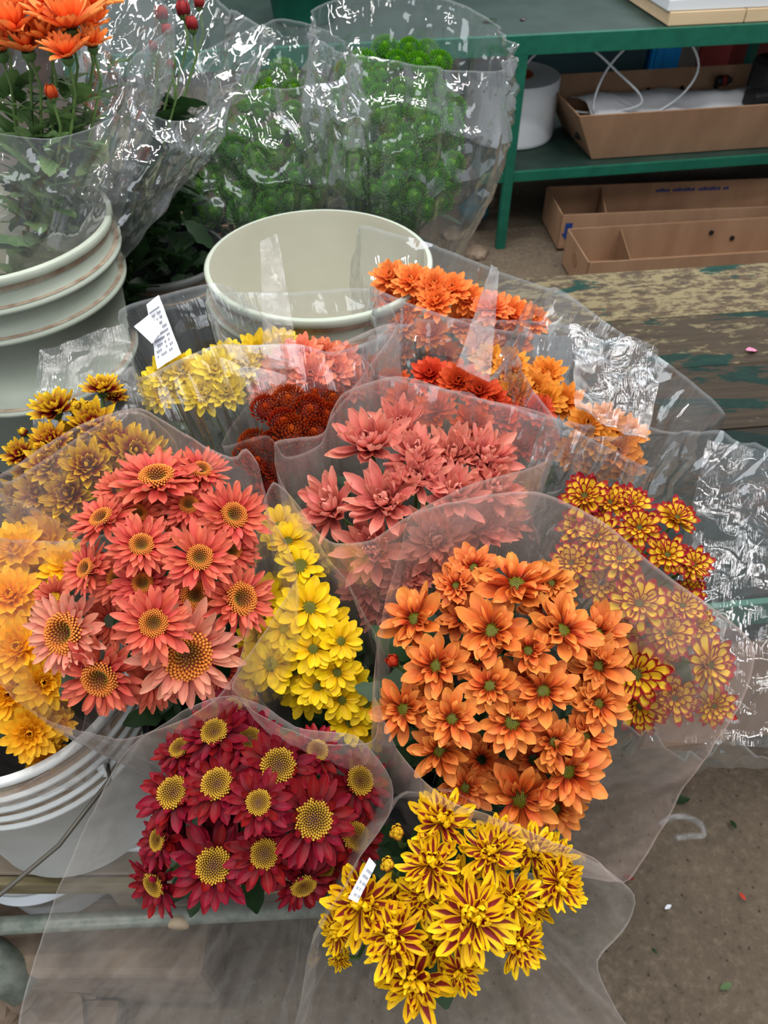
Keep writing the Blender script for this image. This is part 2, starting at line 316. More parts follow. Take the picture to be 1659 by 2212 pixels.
def disc_mesh(m, rad, style, n):
    k = (m, rad, style)
    if k in DISCS: return DISCS[k]
    g = G(); tip = []
    def h(r):
        q = r/rad
        if style == 'hollow': return .03+.13*math.exp(-((q-.72)/.3)**2)-.05*math.exp(-(q/.3)**2)
        if style == 'dome': return .05+.10*(1-q*q)**.5*.6+.07*math.exp(-((q-.8)/.25)**2) if q < 1 else .05
        return .04+.09*math.sqrt(max(0, 1-q*q))
    prof = [(rad*1.0*i/6, h(rad*i/6)-.02) for i in range(7)]+[(rad*1.02, -.06)]
    g.lathe([(max(r, .001), z) for r, z in prof], 20); tip += [0]*len(g.v)
    for i in range(n):
        r = rad*math.sqrt((i+.5)/n)*.98; a = i*2.39996; q = r/rad
        s = rad*(.045+.035*q) if style != 'button' else rad*.06
        ln = s*(1.4+2.6*q) if style != 'button' else s*1.2
        lean = (.9*q if style != 'button' else q*.8)
        mt = Matrix.Translation((r*math.cos(a), r*math.sin(a), h(r)-.02)) @ Matrix.Rotation(a, 4, 'Z') @ Matrix.Rotation(lean, 4, 'Y')
        vs = [(s*.8*math.cos(t), s*.8*math.sin(t), 0) for t in (0, 1.257, 2.513, 3.77, 5.027)]
        vs += [(s*math.cos(t), s*math.sin(t), ln*.8) for t in (0, 1.257, 2.513, 3.77, 5.027)] + [(0, 0, ln)]
        g.add(vs, [(j, (j+1) % 5, 5+(j+1) % 5, 5+j) for j in range(5)]+[(5+j, 5+(j+1) % 5, 10) for j in range(5)], mt)
        tip += [0]*5+[1]*6
    me = g.out('flower_centre', m, False)
    ca = me.color_attributes.new('tip', 'FLOAT_COLOR', 'POINT')
    for i, t in enumerate(tip): ca.data[i].color = (t, t, t, 1)
    DISCS[k] = me; return me
def sepal_mesh():
    g = G(); g.lathe([(.02, -.24), (.10, -.2), (.17, -.10), (.15, 0)], 10); return g.out('flower_base', 'sepal', True)
SEPAL = sepal_mesh()
def button_mesh(m, n=110, seed=1, rings=.12):
    g = G(); r = random.Random(seed)
    for i in range(n):
        q = (i+1)/n; th = q*1.75; a = i*2.39996
        pg = petal_geo(.30+.12*q, .17, .9, .4, .2, nv=2, nu=2)
        p = Vector((math.sin(th)*math.cos(a)*.72, math.sin(th)*math.sin(a)*.72, math.cos(th)*.42))
        el = 75-70*q
        mt = Matrix.Translation(p) @ Matrix.Rotation(a-PI/2, 4, 'Z') @ Matrix.Rotation(R(el+r.uniform(-6, 6)), 4, 'X')
        g.add(pg[0], pg[1], mt, pg[2])
    g.lathe([(.001, .12), (.5, .1), (.62, -.1), (.3, -.35), (.001, -.4)], 12)
    return g.out('petals', m, True)
BUTTONS = {}
def bud_mesh(m):
    g = G()
    for i in range(16):
        a = i*2.39996; q = 1-i/16
        pg = petal_geo(1.1, .5, .9, .4, .5, nv=4, nu=2)
        g.add(pg[0], pg[1], Matrix.Rotation(a, 4, 'Z') @ Matrix.Translation((0, .3+.25*q, -.4)) @ Matrix.Rotation(R(62+20*(1-q)), 4, 'X'), pg[2])
    return g.out('petals', m, True)

def quat_to(n, spin):
    return n.to_track_quat('Z', 'Y') @ Euler((0, 0, spin)).to_quaternion()

ORD = ['first', 'second', 'third', 'fourth', 'fifth', 'sixth', 'seventh', 'eighth', 'ninth', 'tenth', 'eleventh', 'twelfth']
def auto_labels(fl, what, bunch):
    """row and place in the row for flowers that have no phrase of their own"""
    idx = sorted(range(len(fl)), key=lambda i: fl[i][1]); n = len(idx); k = max(1, round(math.sqrt(n)*.9))
    names = {1: ['only'], 2: ['upper', 'lower'], 3: ['top', 'middle', 'bottom'], 4: ['top', 'upper middle', 'lower middle', 'bottom']}.get(k) or (['top']+ORD[1:k-1]+['bottom'])
    out = {}
    for r_ in range(k):
        row = sorted(idx[r_*n//k:(r_+1)*n//k], key=lambda i: fl[i][0])
        for j, i in enumerate(row):
            pos = 'leftmost' if j == 0 else ('rightmost' if j == len(row)-1 else ORD[j]+' from left')
            out[i] = f'{what}, {pos} in {names[r_]} row of {bunch}'.replace('yellow and maroon chrysanthemum,', 'maroon-faced bloom,').replace('maroon and yellow chrysanthemum', 'maroon-yellow bloom').replace('dark orange-red chrysanthemum', 'orange-red bloom').replace('rust red pompon chrysanthemum', 'pompon bloom').replace('red-edged yellow chrysanthemum', 'red-edged bloom')
    return out

def make_flower(kind, m, pos, nrm, size, label, group, pivot, detail, disc_s=1., spin=None, bud=False, button=False, wide=1.0, stem_r=.0022):
    root = empty('chrysanthemum', pos, label=label, cat='flower', group=group)
    root.rotation_mode = 'QUATERNION'; root.rotation_quaternion = quat_to(nrm, rnd.uniform(0, 6.28) if spin is None else spin)
    s = size/2
    if bud or button:
        key = (m, bud)
        if key not in BUTTONS: BUTTONS[key] = bud_mesh(m) if bud else button_mesh(m)
        o = link('petals', BUTTONS[key], root); o.scale = (s, s, s)
    elif detail:
        for li, (n, L, W, el, r0, z0, curl, cup, pt, hk) in enumerate(V[kind]['layers']):
            for i in range(n):
                jt = V[kind].get('jit', 1.); ph = 2*PI*(i+.5*(li % 2))/n + rnd.uniform(-.14, .14)*jt
                o = link('petal', petal_mesh(kind, m, li, rnd.randrange(3)), root)
                r_ = r0*(.7+.3*disc_s) if disc_s != 1 else r0
                o.location = (-math.sin(ph)*r_*s, math.cos(ph)*r_*s, (z0+rnd.uniform(-.02, .02))*s)
                o.rotation_euler = (R(el+rnd.uniform(-9, 9)*jt), rnd.uniform(-.28, .28)*jt, ph)
                q = s*rnd.uniform(.88, 1.08); o.scale = (q*wide, q, q)
    else:
        o = link('petals', joined(kind, m, rnd.randrange(3)), root); o.scale = (s, s, s)
    if not (bud or button) and V[kind]['disc']:
        d = V[kind]['disc']; o = link('flower_centre', disc_mesh(*d), root); o.scale = (s*disc_s, s*disc_s, s*disc_s)
    if not button:
        o = link('flower_base', SEPAL, root); q = s*(2.6 if bud else 1.3); o.scale = (q, q, q)
        if bud: o.location = (0, 0, -.25*s)
    # stem down into the wrap, in world space then moved into the flower's frame
    mw = Matrix.LocRotScale(root.location, root.rotation_quaternion, None).inverted()
    a = pos-nrm*size*.1; b = pos-nrm*.05; ax = (pivot-pos)
    g = G(); g.tube([mw @ a, mw @ b, mw @ (pos+ax*.35-nrm*.03), mw @ (pos+ax*.97)], stem_r, 5)
    link('stem', g.out('stem', 'stem', True), root)
    return root

def bunch(kind, m, fl, dep, pivot, what, name, group, detail=True, slope=.12, dome=.05, upn=.35, outn=.45, button=False, size_k=1., leaves=60, leafm='leaf', lift=0., camn=.8, ls=(.10, .42), lsize=(.035, .06)):
    """fl: (u, v, px size, depth layer, phrase or None, extra dict)"""
    fl = [tuple(f)+(0, None, {})[len(f)-3:] for f in fl]
    cu = sum(f[0] for f in fl)/len(fl); cv = sum(f[1] for f in fl)/len(fl)
    RR = max(math.hypot(f[0]-cu, f[1]-cv) for f in fl)+1
    vis = [i for i, f in enumerate(fl) if f[3] < 2]; au = {vis[k]: l for k, l in auto_labels([fl[i] for i in vis], what, name).items()}; pts = []
    deep = G()
    for i, (u, v, px, ly, ph, ex) in enumerate(fl):
        q2 = ((u-cu)**2+(v-cv)**2)/RR**2
        d = dep + dome*q2 + ly*.02 + slope*(cv-v)/1000 + ex.get('dz', 0)
        p = P(u, v, d)
        tc = (CAM-p).normalized(); o2 = (RT*(u-cu)-UP*(v-cv))/RR
        n = tc*camn + Vector((0, 0, 1))*upn + o2*outn + RT*(ex.get('t', (0, 0))[0]) + UP*(ex.get('t', (0, 0))[1]) + Vector((rnd.uniform(-.1, .1), rnd.uniform(-.1, .1), rnd.uniform(-.1, .1)))
        n.normalize()
        if ly >= 2:
            mt = Matrix.LocRotScale(p, quat_to(n, rnd.uniform(0, 6)), Vector((1, 1, 1))*px*size_k*d/FPX/2)
            if button: src = BUTTONS.setdefault((m, False), button_mesh(m) if (m, False) not in BUTTONS else BUTTONS[(m, False)])
            else: src = joined(kind, m, 0)
            ul = src.uv_layers[0].data; uvs = {}
            for lp in src.loops: uvs[lp.vertex_index] = tuple(ul[lp.index].uv)
            deep.add([x.co for x in src.vertices], [tuple(q.vertices) for q in src.polygons], mt, [uvs.get(k, (0, 0)) for k in range(len(src.vertices))]); pts.append((p, n)); continue
        lab = ph if ph else au[i]
        if ex.get('bud'): lab = ph or lab.replace('chrysanthemum', 'chrysanthemum bud')
        make_flower(kind, ex.get('m', m), p, n, px*size_k*d/FPX, lab, group, pivot, detail and ly < 1, ex.get('ds', 1.), None, ex.get('bud', False), button)
        pts.append((p, n))
    if deep.v: link('sunken_blossoms', deep.out('sunken_blossoms', m, True), label=f'further blooms showing between the flowers of {name}', cat='flowers', kind='stuff')
    if leaves:
        g = G()
        for i in range(leaves):
            p, n = pts[rnd.randrange(len(pts))]; s_ = rnd.uniform(*ls)
            q = p + (pivot-p)*s_ + Vector((rnd.gauss(0, .012), rnd.gauss(0, .012), 0)) - n*.01
            L = rnd.uniform(*lsize); pg = leaf_geo(L)
            ax = (p-pivot).normalized()
            mt = Matrix.Translation(q) @ ax.to_track_quat('Z', 'Y').to_matrix().to_4x4() @ Matrix.Rotation(rnd.uniform(0, 6.28), 4, 'Z') @ Matrix.Rotation(R(rnd.uniform(10, 60)), 4, 'X')
            g.add(pg[0], pg[1], mt)
        link('foliage', g.out('foliage', leafm, True), label=f'green leaves on the stems beneath {name}', cat='leaves', kind='stuff')
def leaf_geo(L):
    W = L*.45; vs = []; n = 6
    for i in range(n+1):
        t = i/n; w_ = W*math.sin(PI*min(1, t*.9+.05))*(1+.35*(i % 2)); z = -.25*L*t*t
        vs += [(-w_/2, L*t, z+.08*W), (0, L*t, z), (w_/2, L*t, z+.08*W)]
    fs = []
    for i in range(n): fs += [(3*i, 3*i+1, 3*i+4, 3*i+3), (3*i+1, 3*i+2, 3*i+5, 3*i+4)]
    return vs, fs

def catmull(pts, m, sharp=0.):
    n = len(pts); out = []
    seg = [ (pts[(i+1) % n]-pts[i]).length for i in range(n)]; tot = sum(seg)
    for k in range(m):
        s = tot*k/m; i = 0
        while s > seg[i]: s -= seg[i]; i += 1
        t = s/seg[i]; a, b, c, d = pts[i-1], pts[i], pts[(i+1) % n], pts[(i+2) % n]
        cr = .5*((2*b)+(c-a)*t+(2*a-5*b+4*c-d)*t*t+(3*b-a-3*c+d)*t**3); ln = b.lerp(c, t)
        out.append(cr.lerp(ln, sharp))
    return out
def film(label, rim, dep, pivot, m='milky', wr=.006, base_r=.04, sharp=.25, nU=120, nV=36, s0=.12, flat=False, bulge=.01, seed=0, crease=0.):
    pts = [P(u, v, dep+dz) for u, v, dz in rim]
    rp = catmull(pts, nU, sharp); c = sum(rp, Vector())/len(rp); A = (c-pivot).normalized()
    e1 = A.orthogonal().normalized(); e2 = A.cross(e1); vs = []; uv = []
    for i in range(nV+1):
        s = s0+(1-s0)*i/nV
        for j, p in enumerate(rp):
            d = p-pivot; a = math.atan2(d.dot(e2), d.dot(e1)); rad = (e1*math.cos(a)+e2*math.sin(a))
            b = pivot+rad*base_r; q = b.lerp(p, s)
            nz = Vector((math.cos(a)*2.2+seed*7.1, math.sin(a)*2.2, s*1.3))
            k1 = noise.noise(nz*1.5)*1.6
            k2 = 1-2*abs(noise.noise(nz*3.4+Vector((9, 0, 0))))
            k3 = noise.noise(Vector((q.x*26, q.y*26, q.z*26+seed)))
            k4 = ((1-abs(noise.noise(Vector((math.cos(a)*6.5, math.sin(a)*6.5+seed, s*1.6)))*2.2))**3+.7*(1-abs(noise.noise(Vector((q.x*15+3, q.y*15, q.z*15+seed)))*2.2))**3)*crease*1.6
            amp = wr*min(1, s*1.4)*(1 if m == 'crisp' else 1-.75*s**8)
            q = q + rad*((k1*1.3+k2*.8+k3*.5+k4)*amp + bulge*math.sin(PI*s))
            vs.append(q); uv.append((j/nU, i/nV))
    fs = []
    for i in range(nV):
        for j in range(nU):
            a_, b_, c_, d_ = i*nU+j, i*nU+(j+1) % nU, (i+1)*nU+(j+1) % nU, (i+1)*nU+j
            if flat: fs += ([(a_, b_, c_), (a_, c_, d_)] if (i+j) % 2 else [(a_, b_, d_), (b_, c_, d_)])
            else: fs.append((a_, b_, c_, d_))
    return link('plastic_sleeve', mesh('plastic_sleeve', vs, fs, m, not flat, uv), label=label, cat='plastic sleeve')
def sheet(name, label, cat, corners, m, nU=24, nV=24, wr=.004, seed=1, flat=False, parent=None):
    """a loose four-cornered piece of film"""
    a, b, c, d = corners; vs = []; uv = []
    nrm = (b-a).cross(d-a).normalized()
    for i in range(nV+1):
        for j in range(nU+1):
            s, t = j/nU, i/nV; q = a.lerp(b, s).lerp(d.lerp(c, s), t)
            z = noise.noise(Vector((q.x*14+seed, q.y*14, q.z*14)))*1.5+(1-2*abs(noise.noise(Vector((q.x*30+seed, q.y*30, q.z*30)))))*.6
            vs.append(q+nrm*z*wr); uv.append((s, t*.99))
    fs = [(i*(nU+1)+j, i*(nU+1)+j+1, (i+1)*(nU+1)+j+1, (i+1)*(nU+1)+j) for i in range(nV) for j in range(nU)]
    return link(name, mesh(name, vs, fs, m, not flat, uv), parent, label=label, cat=cat)

# ------------------------------------------------------------------ setting
def struct(name, me): return link(name, me, kind='structure')
def subdiv_plane(x0, x1, y0, y1, z, n, m, amp):
    vs = []; 
    for i in range(n+1):
        for j in range(n+1):
            x = x0+(x1-x0)*j/n; y = y0+(y1-y0)*i/n; vs.append((x, y, z+noise.noise(Vector((x*3, y*3, 0)))*amp))
    return mesh('floor', vs, [(i*(n+1)+j, i*(n+1)+j+1, (i+1)*(n+1)+j+1, (i+1)*(n+1)+j) for i in range(n) for j in range(n)], m, True)
struct('floor', subdiv_plane(-3.5, 4.5, -1.5, 5.2, 0, 90, 'floor', .008))
struct('wall_back', G().box((-3.5, 5.2, -.02), (4.5, 5.35, 1.5)).out('wall_back', 'wall'))

def boxo(name, a, b, m, parent=None, bv=.002, **kw):
    o = link(name, G().box(a, b).out(name, m), parent, **kw)
    if bv: bevel(o, bv)
    return o
def cyl(name, p, q, r, m, parent=None, n=16, **kw): return link(name, G().tube([p, q], r, n).out(name, m, True), parent, **kw)

# ---- green steel rack
rack = empty('steel_rack', (.50, 3.14, 0), label='dark green painted steel rack with a board top and a lower shelf', cat='rack')
rack.rotation_euler.z = R(9.5)
boxo('shelf_board', (-1.6, .0, .79), (2.1, .8, .805), 'green_top', rack, label='dark green upper board')
boxo('rail', (-1.6, -.02, .745), (2.1, .0, .81), 'green_metal', rack)
boxo('rail', (-.12, -.015, .285), (2.1, .0, .325), 'green_metal', rack)
boxo('shelf_board', (-.12, .0, .305), (2.1, .78, .32), 'green_top', rack, label='dark green lower board')
boxo('rail', (-.12, .78, .285), (2.1, .795, .325), 'green_metal', rack)
for x, y in ((0, -.02), (1.95, -.02), (.0, .78), (1.42, .78), (-1.5, -.02)): boxo('leg', (x-.02, y, 0), (x+.02, y+.03, .75), 'green_metal', rack)
# things on the lower shelf
roll = empty('film_roll', (.545, 3.55, .325), label='thick roll of white film on an orange core standing on the green shelf', cat='roll')
link('wound_film', G().lathe([(.08, 0), (.19, 0), (.193, .01), (.193, .228), (.19, .235), (.08, .235), (.08, 0)], 64).out('wound_film', 'white', False), roll)
link('core', G().lathe([(.072, 0), (.079, 0), (.079, .238), (.072, .238), (.072, 0)], 48).out('core', 'copper', True), roll)
def tray(name, loc, yaw, L, D, H, th, flare, parts, label, cat='box', divider=None):
    t = empty(name, loc, label=label, cat=cat); t.rotation_euler.z = R(yaw)
    link('base', G().box((flare, flare*.5, 0), (L-flare, D-flare*.5, th)).out('base', 'card_in'), t)
    def panel(nm, pts, m='card'):
        # pts bottom-left, bottom-right, top-right, top-left on the outside; thickened inwards
        pts = [Vector(p) for p in pts]; c = Vector((L/2, D/2, H/2)); n = (pts[1]-pts[0]).cross(pts[3]-pts[0]).normalized()
        if n.dot(c-pts[0]) < 0: n = -n
        g = G(); g.add(pts+[p+n*th for p in pts], [(0,1,2,3),(7,6,5,4),(0,4,5,1),(1,5,6,2),(2,6,7,3),(3,7,4,0)]); return link(nm, g.out(nm, m), t)
    f = flare
    panel('front_panel', [(f, f*.5, 0), (L-f, f*.5, 0), (L, 0, H), (0, 0, H)])
    panel('back_panel', [(f, D-f*.5, 0), (L-f, D-f*.5, 0), (L, D, H), (0, D, H)])
    panel('end_panel', [(f, f*.5, 0), (f, D-f*.5, 0), (0, D, H), (0, 0, H)])
    panel('end_panel', [(L-f, f*.5, 0), (L-f, D-f*.5, 0), (L, D, H), (L, 0, H)])
    if divider: 
        x = divider; link('divider', G().add([(x, .008, .004), (x+.05, D-.008, .004), (x+.05, D-.008, H-.01), (x, .008, H-.01), (x+.004, .008, .004), (x+.054, D-.008, .004), (x+.054, D-.008, H-.01), (x+.004, .008, H-.01)], [(0,1,2,3),(7,6,5,4),(0,4,5,1),(1,5,6,2),(2,6,7,3),(3,7,4,0)]).out('divider', 'card_in'), t)
    return t
tb = tray('cardboard_box', (.76, 3.19, .325), 9.5, 1.25, .5, .19, .005, .11, None, 'long open cardboard box holding white paper on the green lower shelf')
for x in (.75, .87): link('vent_hole', G().tube([(x, .034, .09), (x, .046, .09)], .008, 10).out('vent_hole', 'white'), tb)
for x in (.5, .66, .82): link('vent_hole', G().tube([(x, .470, .12), (x, .452, .11)], .009, 10).out('vent_hole', 'black'), tb)
link('torn_hole', G().tube([(.085, .14, .06), (.06, .14, .07)], .016, 6).out('torn_hole', 'black'), tb)
def blanket(name, loc, yaw, L, D, amp, m, seed, **kw):
    vs = []; n = 22; k = 12
    for i in range(k+1):
        for j in range(n+1):
            x = L*j/n; y = D*i/k; vs.append((x, y, amp*(noise.noise(Vector((x*5+seed, y*5, 0)))+.5*noise.noise(Vector((x*12, y*12, seed))))+.04*math.sin(PI*i/k)))
    fs = [(i*(n+1)+j, i*(n+1)+j+1, (i+1)*(n+1)+j+1, (i+1)*(n+1)+j) for i in range(k) for j in range(n)]
    o = link(name, mesh(name, vs, fs, m, True), **kw); o.location = loc; o.rotation_euler.z = R(yaw); s = o.modifiers.new('s', 'SOLIDIFY'); s.thickness = .003; return o
pp = blanket('white_paper', (.86, 3.32, .44), 9.5, .98, .34, .03, 'paper', 2, label='crumpled white paper filling the open cardboard box on the shelf', cat='paper')
tape = empty('black_tool', (1.62, 3.44, .50), label='black plastic tool lying on the white paper in the shelf box', cat='tool'); tape.rotation_euler.z = R(20)
boxo('body', (-.08, -.02, 0), (.14, .12, .15), 'black', tape, .03)
boxo('handle', (-.16, -.06, -.01), (.02, .02, .05), 'black', tape, .012)
can = empty('small_bottle', (1.44, 3.66, .50), label='small dark bottle with a red and blue band behind the black tool', cat='bottle')
link('bottle_body', G().lathe([(.001, 0), (.02, .002), (.022, .01), (.022, .05), (.012, .06), (.012, .07), (.001, .072)], 16).out('bottle_body', 'black', True), can)
link('band', G().lathe([(.0225, .02), (.0225, .04)], 16).out('band', 'redp', True), can)
can.rotation_euler = (0, R(90), R(10))
hp = [Vector((.56+.02*0, 3.45, .57)), Vector((.66, 3.45, .70)), Vector((.78, 3.42, .705)), Vector((.92, 3.40, .62)), Vector((1.05, 3.38, .50))]
link('packing_strap', G().tube(catmull([*hp, Vector((.8, 3.44, .45))], 40)[:33], .0045, 6).out('packing_strap', 'white', True), label='pale plastic strap arching from the film roll into the box', cat='strap')
hp = [Vector((.86, 3.36, .47)), Vector((.89, 3.40, .62)), Vector((1.02, 3.42, .74)), Vector((1.17, 3.42, .73)), Vector((1.26, 3.42, .62)), Vector((1.20, 3.42, .50))]
link('packing_strap', G().tube(catmull([*hp, Vector((1.02, 3.4, .42))], 44)[:35], .0045, 6).out('packing_strap', 'white', True), label='pale plastic strap looped above the open box', cat='strap')
# behind the rack
def crate(loc, sx, sy, sz, m, label, yaw=0):
    t = empty('plastic_crate', loc, label=label, cat='crate'); t.rotation_euler.z = R(yaw)
    boxo('base', (0, 0, 0), (sx, sy, .01), m, t, 0)
    for k in range(3):
        z = .01+k*sz/3
        for a, b in (((0, 0, z), (sx, .012, z+sz/3-.02)), ((0, sy-.012, z), (sx, sy, z+sz/3-.02)), ((0, .012, z), (.012, sy-.012, z+sz/3-.02)), ((sx-.012, .012, z), (sx, sy-.012, z+sz/3-.02))): boxo('slat', a, b, m, t, 0)
    for x in (0, sx-.03): 
        for y in (-.004, sy-.026): boxo('corner_post', (x, y, 0), (x+.03, y+.03, sz), m, t, 0)
    return t
crate((.72, 4.3, 0), .6, .4, .75, 'teal', 'dark teal crate in the shade behind the rack, left of the blue one', 4)
crate((1.36, 4.3, 0), .12, .4, .75, 'blue', 'narrow bright blue crate standing behind the rack', 6)
crate((1.72, 4.25, 0), .25, .4, .8, 'redp', 'dark red crate behind the rack beside the plum one', 4)
crate((2.0, 4.3, 0), .8, .4, .8, 'plum', 'plum coloured slatted crate behind the rack at its right', 4)
boxo('white_post', (2.62, 4.0, 0), (2.66, 4.04, .9), 'white', None, .002, label='thin white post behind the rack beside its rear leg', cat='post')
# on the top shelf
slab = empty('foam_lid', (1.06, 3.24, .80), label='white foam slab lying on pale boards on the rack top', cat='slab'); slab.rotation_euler.z = R(9.5)
boxo('foam', (-.03, .01, .055), (1.2, .5, .09), 'white', slab)
for i in range(4): boxo('board', (-.02+i*.30, 0, .01), (.275+i*.30, .45, .053), 'pale_wood', slab)
link('petal_scrap', leaf_m := mesh('petal_scrap', *leaf_geo(.035)[:2], 'pinkp', True), label='pink petal lying on the rack top', cat='petal').location = (.52, 3.32, .81)
gp = link('leaf_scrap', mesh('leaf_scrap', *leaf_geo(.07)[:2], 'leaf', True), label='dark green leaf lying on the rack top beside a pink petal', cat='leaf'); gp.location = (.42, 3.3, .815); gp.rotation_euler.z = 1.3

# ---- cardboard boxes on the floor
A = tray('cardboard_box', (.74, 3.10, .012), 5, 1.5, .28, .15, .004, 0, None, 'long open cardboard flower box on the floor under the rack, the rear of two', divider=.19)
g = G(); g.add([(.02, -.002, .115), (.05, -.002, .115), (.05, -.002, .07), (.062, -.002, .07), (.035, -.002, .035), (.008, -.002, .07), (.02, -.002, .07)], [(0, 1, 2, 3, 4, 5, 6)]); link('printed_arrow', g.out('printed_arrow', 'navy'), A, label='blue printed arrow')
g = G()
for i in range(26):
    if i % 9 != 5: g.box((.50+i*.013, .2745, .108), (.51+i*.013, .2755, .118+.003*(i % 3)))
link('printed_line', g.out('printed_line', 'navy'), A, kind='stuff')
B = tray('cardboard_box', (.775, 2.70, .012), 7, 1.5, .28, .15, .004, 0, None, 'long open cardboard flower box on the floor, nearer the worn table', divider=.17)
link('hand_hole', G().tube([(-.002, .14, .09), (.006, .14, .09)], .028, 14).out('hand_hole', 'card_in'), B)
for x, z in ((.62, .10), (.72, .07)): link('vent_hole', G().tube([(x, .2755, z), (x, .270, z)], .010, 12).out('vent_hole', 'black'), B)
# ---- concrete lumps under the rack
for i in range(6):
    bm = bmesh.new(); bmesh.ops.create_icosphere(bm, subdivisions=2, radius=rnd.uniform(.04, .09))
    for v in bm.verts: v.co *= 1+.35*noise.noise(v.co*16+Vector((i, 0, 0))); v.co.z *= .45
    me = bpy.data.meshes.new('rubble_stone'); bm.to_mesh(me); bm.free(); me.materials.append(M['stone'])
    o = link('rubble_stone', me, label='rough lump of grey concrete on the floor behind the worn table', cat='stone', group='concrete lumps behind the table')
    o.location = PZ(rnd.uniform(960, 1070), rnd.uniform(420, 560), 0)+Vector((0, 0, .012))
# teal bag
tbg = G(); tbg.tube([(.40, 3.28, .05), (.39, 3.29, .09), (.42, 3.3, .15), (.41, 3.3, .19)], [.04, .07, .045, .02], 9)
link('plastic_bag', tbg.out('plastic_bag', 'tealbag', True), label='small teal plastic bag on the floor left of the rack leg', cat='bag')

# ---- worn painted table
tab = empty('worn_table', (.40, 1.70, .66), label='long worn table with peeling green paint over brown boards', cat='table'); tab.rotation_euler.z = R(7)
ys = [0, -.21, -.40, -.60, -.79, -.985]
for i in range(5): boxo('plank', (-1.75, ys[i+1]+.001, -.035), (1.6, ys[i]-.001, 0+rnd.uniform(-.001, .001)), 'table%d' % i, tab, .002)
boxo('edge_rail', (-1.75, -.998, -.06), (1.6, -.986, -.004), 'green_metal', tab, label='green steel front rail')
for x in (-1.6, .45, 1.45):
    for y in (-.95, -.06): boxo('leg', (x, y, -.66), (x+.04, y+.04, -.036), 'green_metal', tab)
sc = link('petal_scrap', mesh('petal_scrap', *leaf_geo(.03)[:2], 'pinkp', True), label='pink petal lying on the worn table', cat='petal'); sc.location = PZ(1612, 757, .668); sc.rotation_euler.z = -1.2
tray('cardboard_box', (.56, .80, 0.012), 7, .7, .25, .4, .004, 0, None, 'plain cardboard box on the floor under the front of the worn table')

# ---- buckets
def bucket(label, c, z0, r, h, m_out, m_in, ribs=(.05, .105), n=72, grime=True, rb=.82, lugs=True):
    t = empty('bucket', (c[0], c[1], z0), label=label, cat='bucket')
    def rr(z): return r*(rb+(1-rb)*z/h)
    pr = [(.001, 0), (rr(0)*.97, 0), (rr(0), .006)]
    for d in sorted(ribs, reverse=True):
        z = h-d; pr += [(rr(z), z-.006), (rr(z)+.012, z-.004), (rr(z)+.013, z+.004), (rr(z)+.001, z+.006)]
    pr += [(rr(h)-.001, h-.02), (rr(h)+.004, h-.012), (rr(h)+.005, h-.002), (rr(h)+.002, h), (rr(h)-.003, h)]
    link('shell', G().lathe(pr, n).out('shell', m_out, True), t)
    link('inside_wall', G().lathe([(rr(h)-.003, h-.0002), (rr(h)-.005, h-.01), (rr(.01)-.005, .012), (.001, .010)], n).out('inside_wall', m_in, True), t)
    if grime:
        g = G()
        for d in ribs: z = h-d; g.lathe([(rr(z)+.0018, z+.0065), (rr(z)+.009, z+.0062)], n)
        g.lathe([(rr(h)+.0052, h-.012), (rr(h)+.0042, h-.013), (rr(h)+.001, h-.0215)], n)
        link('grime', g.out('grime', 'grime', True), t)
    if lugs:
        for s in (-1,): boxo('handle_lug', (s*(rr(h))-.006, -.016, h-.10), (s*(rr(h))+.02*s+.006, .016, h-.065), m_out, t, .003)
    return t
bucket('big empty grey-white bucket with a cream inside standing on the worn table', (-.10, 1.10), .665, .170, .355, 'bucket', 'bucket_in')
bucket('grey-white ribbed bucket holding tall orange flowers, at the left edge', (-.61, 1.13), .665, .185, .40, 'bucket', 'bucket_in', (.05, .10, .235), lugs=False)
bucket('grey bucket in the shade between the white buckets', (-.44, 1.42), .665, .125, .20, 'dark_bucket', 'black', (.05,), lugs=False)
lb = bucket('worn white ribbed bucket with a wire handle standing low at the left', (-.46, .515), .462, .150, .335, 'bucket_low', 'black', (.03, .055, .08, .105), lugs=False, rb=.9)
for s in (1,):
    boxo('handle_lug', (.118, -.10, .245), (.128, -.06, .275), 'bucket_low', lb, .002)
link('wire_handle', G().tube([(.125, -.085, .262), (.135, -.11, .262), (.09, -.18, .245), (.02, -.235, .22), (-.08, -.26, .20), (-.2, -.2, .2)], .0028, 8).out('wire_handle', 'steel', True), lb, label='dull wire handle')
bucket('dark bucket hidden under the orange and pink flower bunches', (.075, .51), .452, .14, .26, 'black', 'black', (.03,), lugs=False, grime=False)  # unseen bucket; black puts the dark of the gap into its colour
bucket('dark bucket hidden under the coral and crimson bunches', (-.195, .51), .452, .11, .26, 'black', 'black', (.03,), lugs=False, grime=False)  # also unseen, coloured black for the dark between the bunches
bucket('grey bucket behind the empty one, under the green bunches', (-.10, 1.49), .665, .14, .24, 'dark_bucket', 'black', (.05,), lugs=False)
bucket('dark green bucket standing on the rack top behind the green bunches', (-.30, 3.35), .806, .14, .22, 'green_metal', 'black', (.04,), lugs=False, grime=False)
bucket('pale grey drum beside the worn table at the left edge', (-.83, .82), .012, .20, .60, 'bucket', 'bucket_in', (.04,), lugs=False)
bx = tray('cardboard_box', (-.56, 1.66, .012), -8, .42, .3, .66, .004, 0, None, 'tall cardboard box behind the grey bucket on the table')

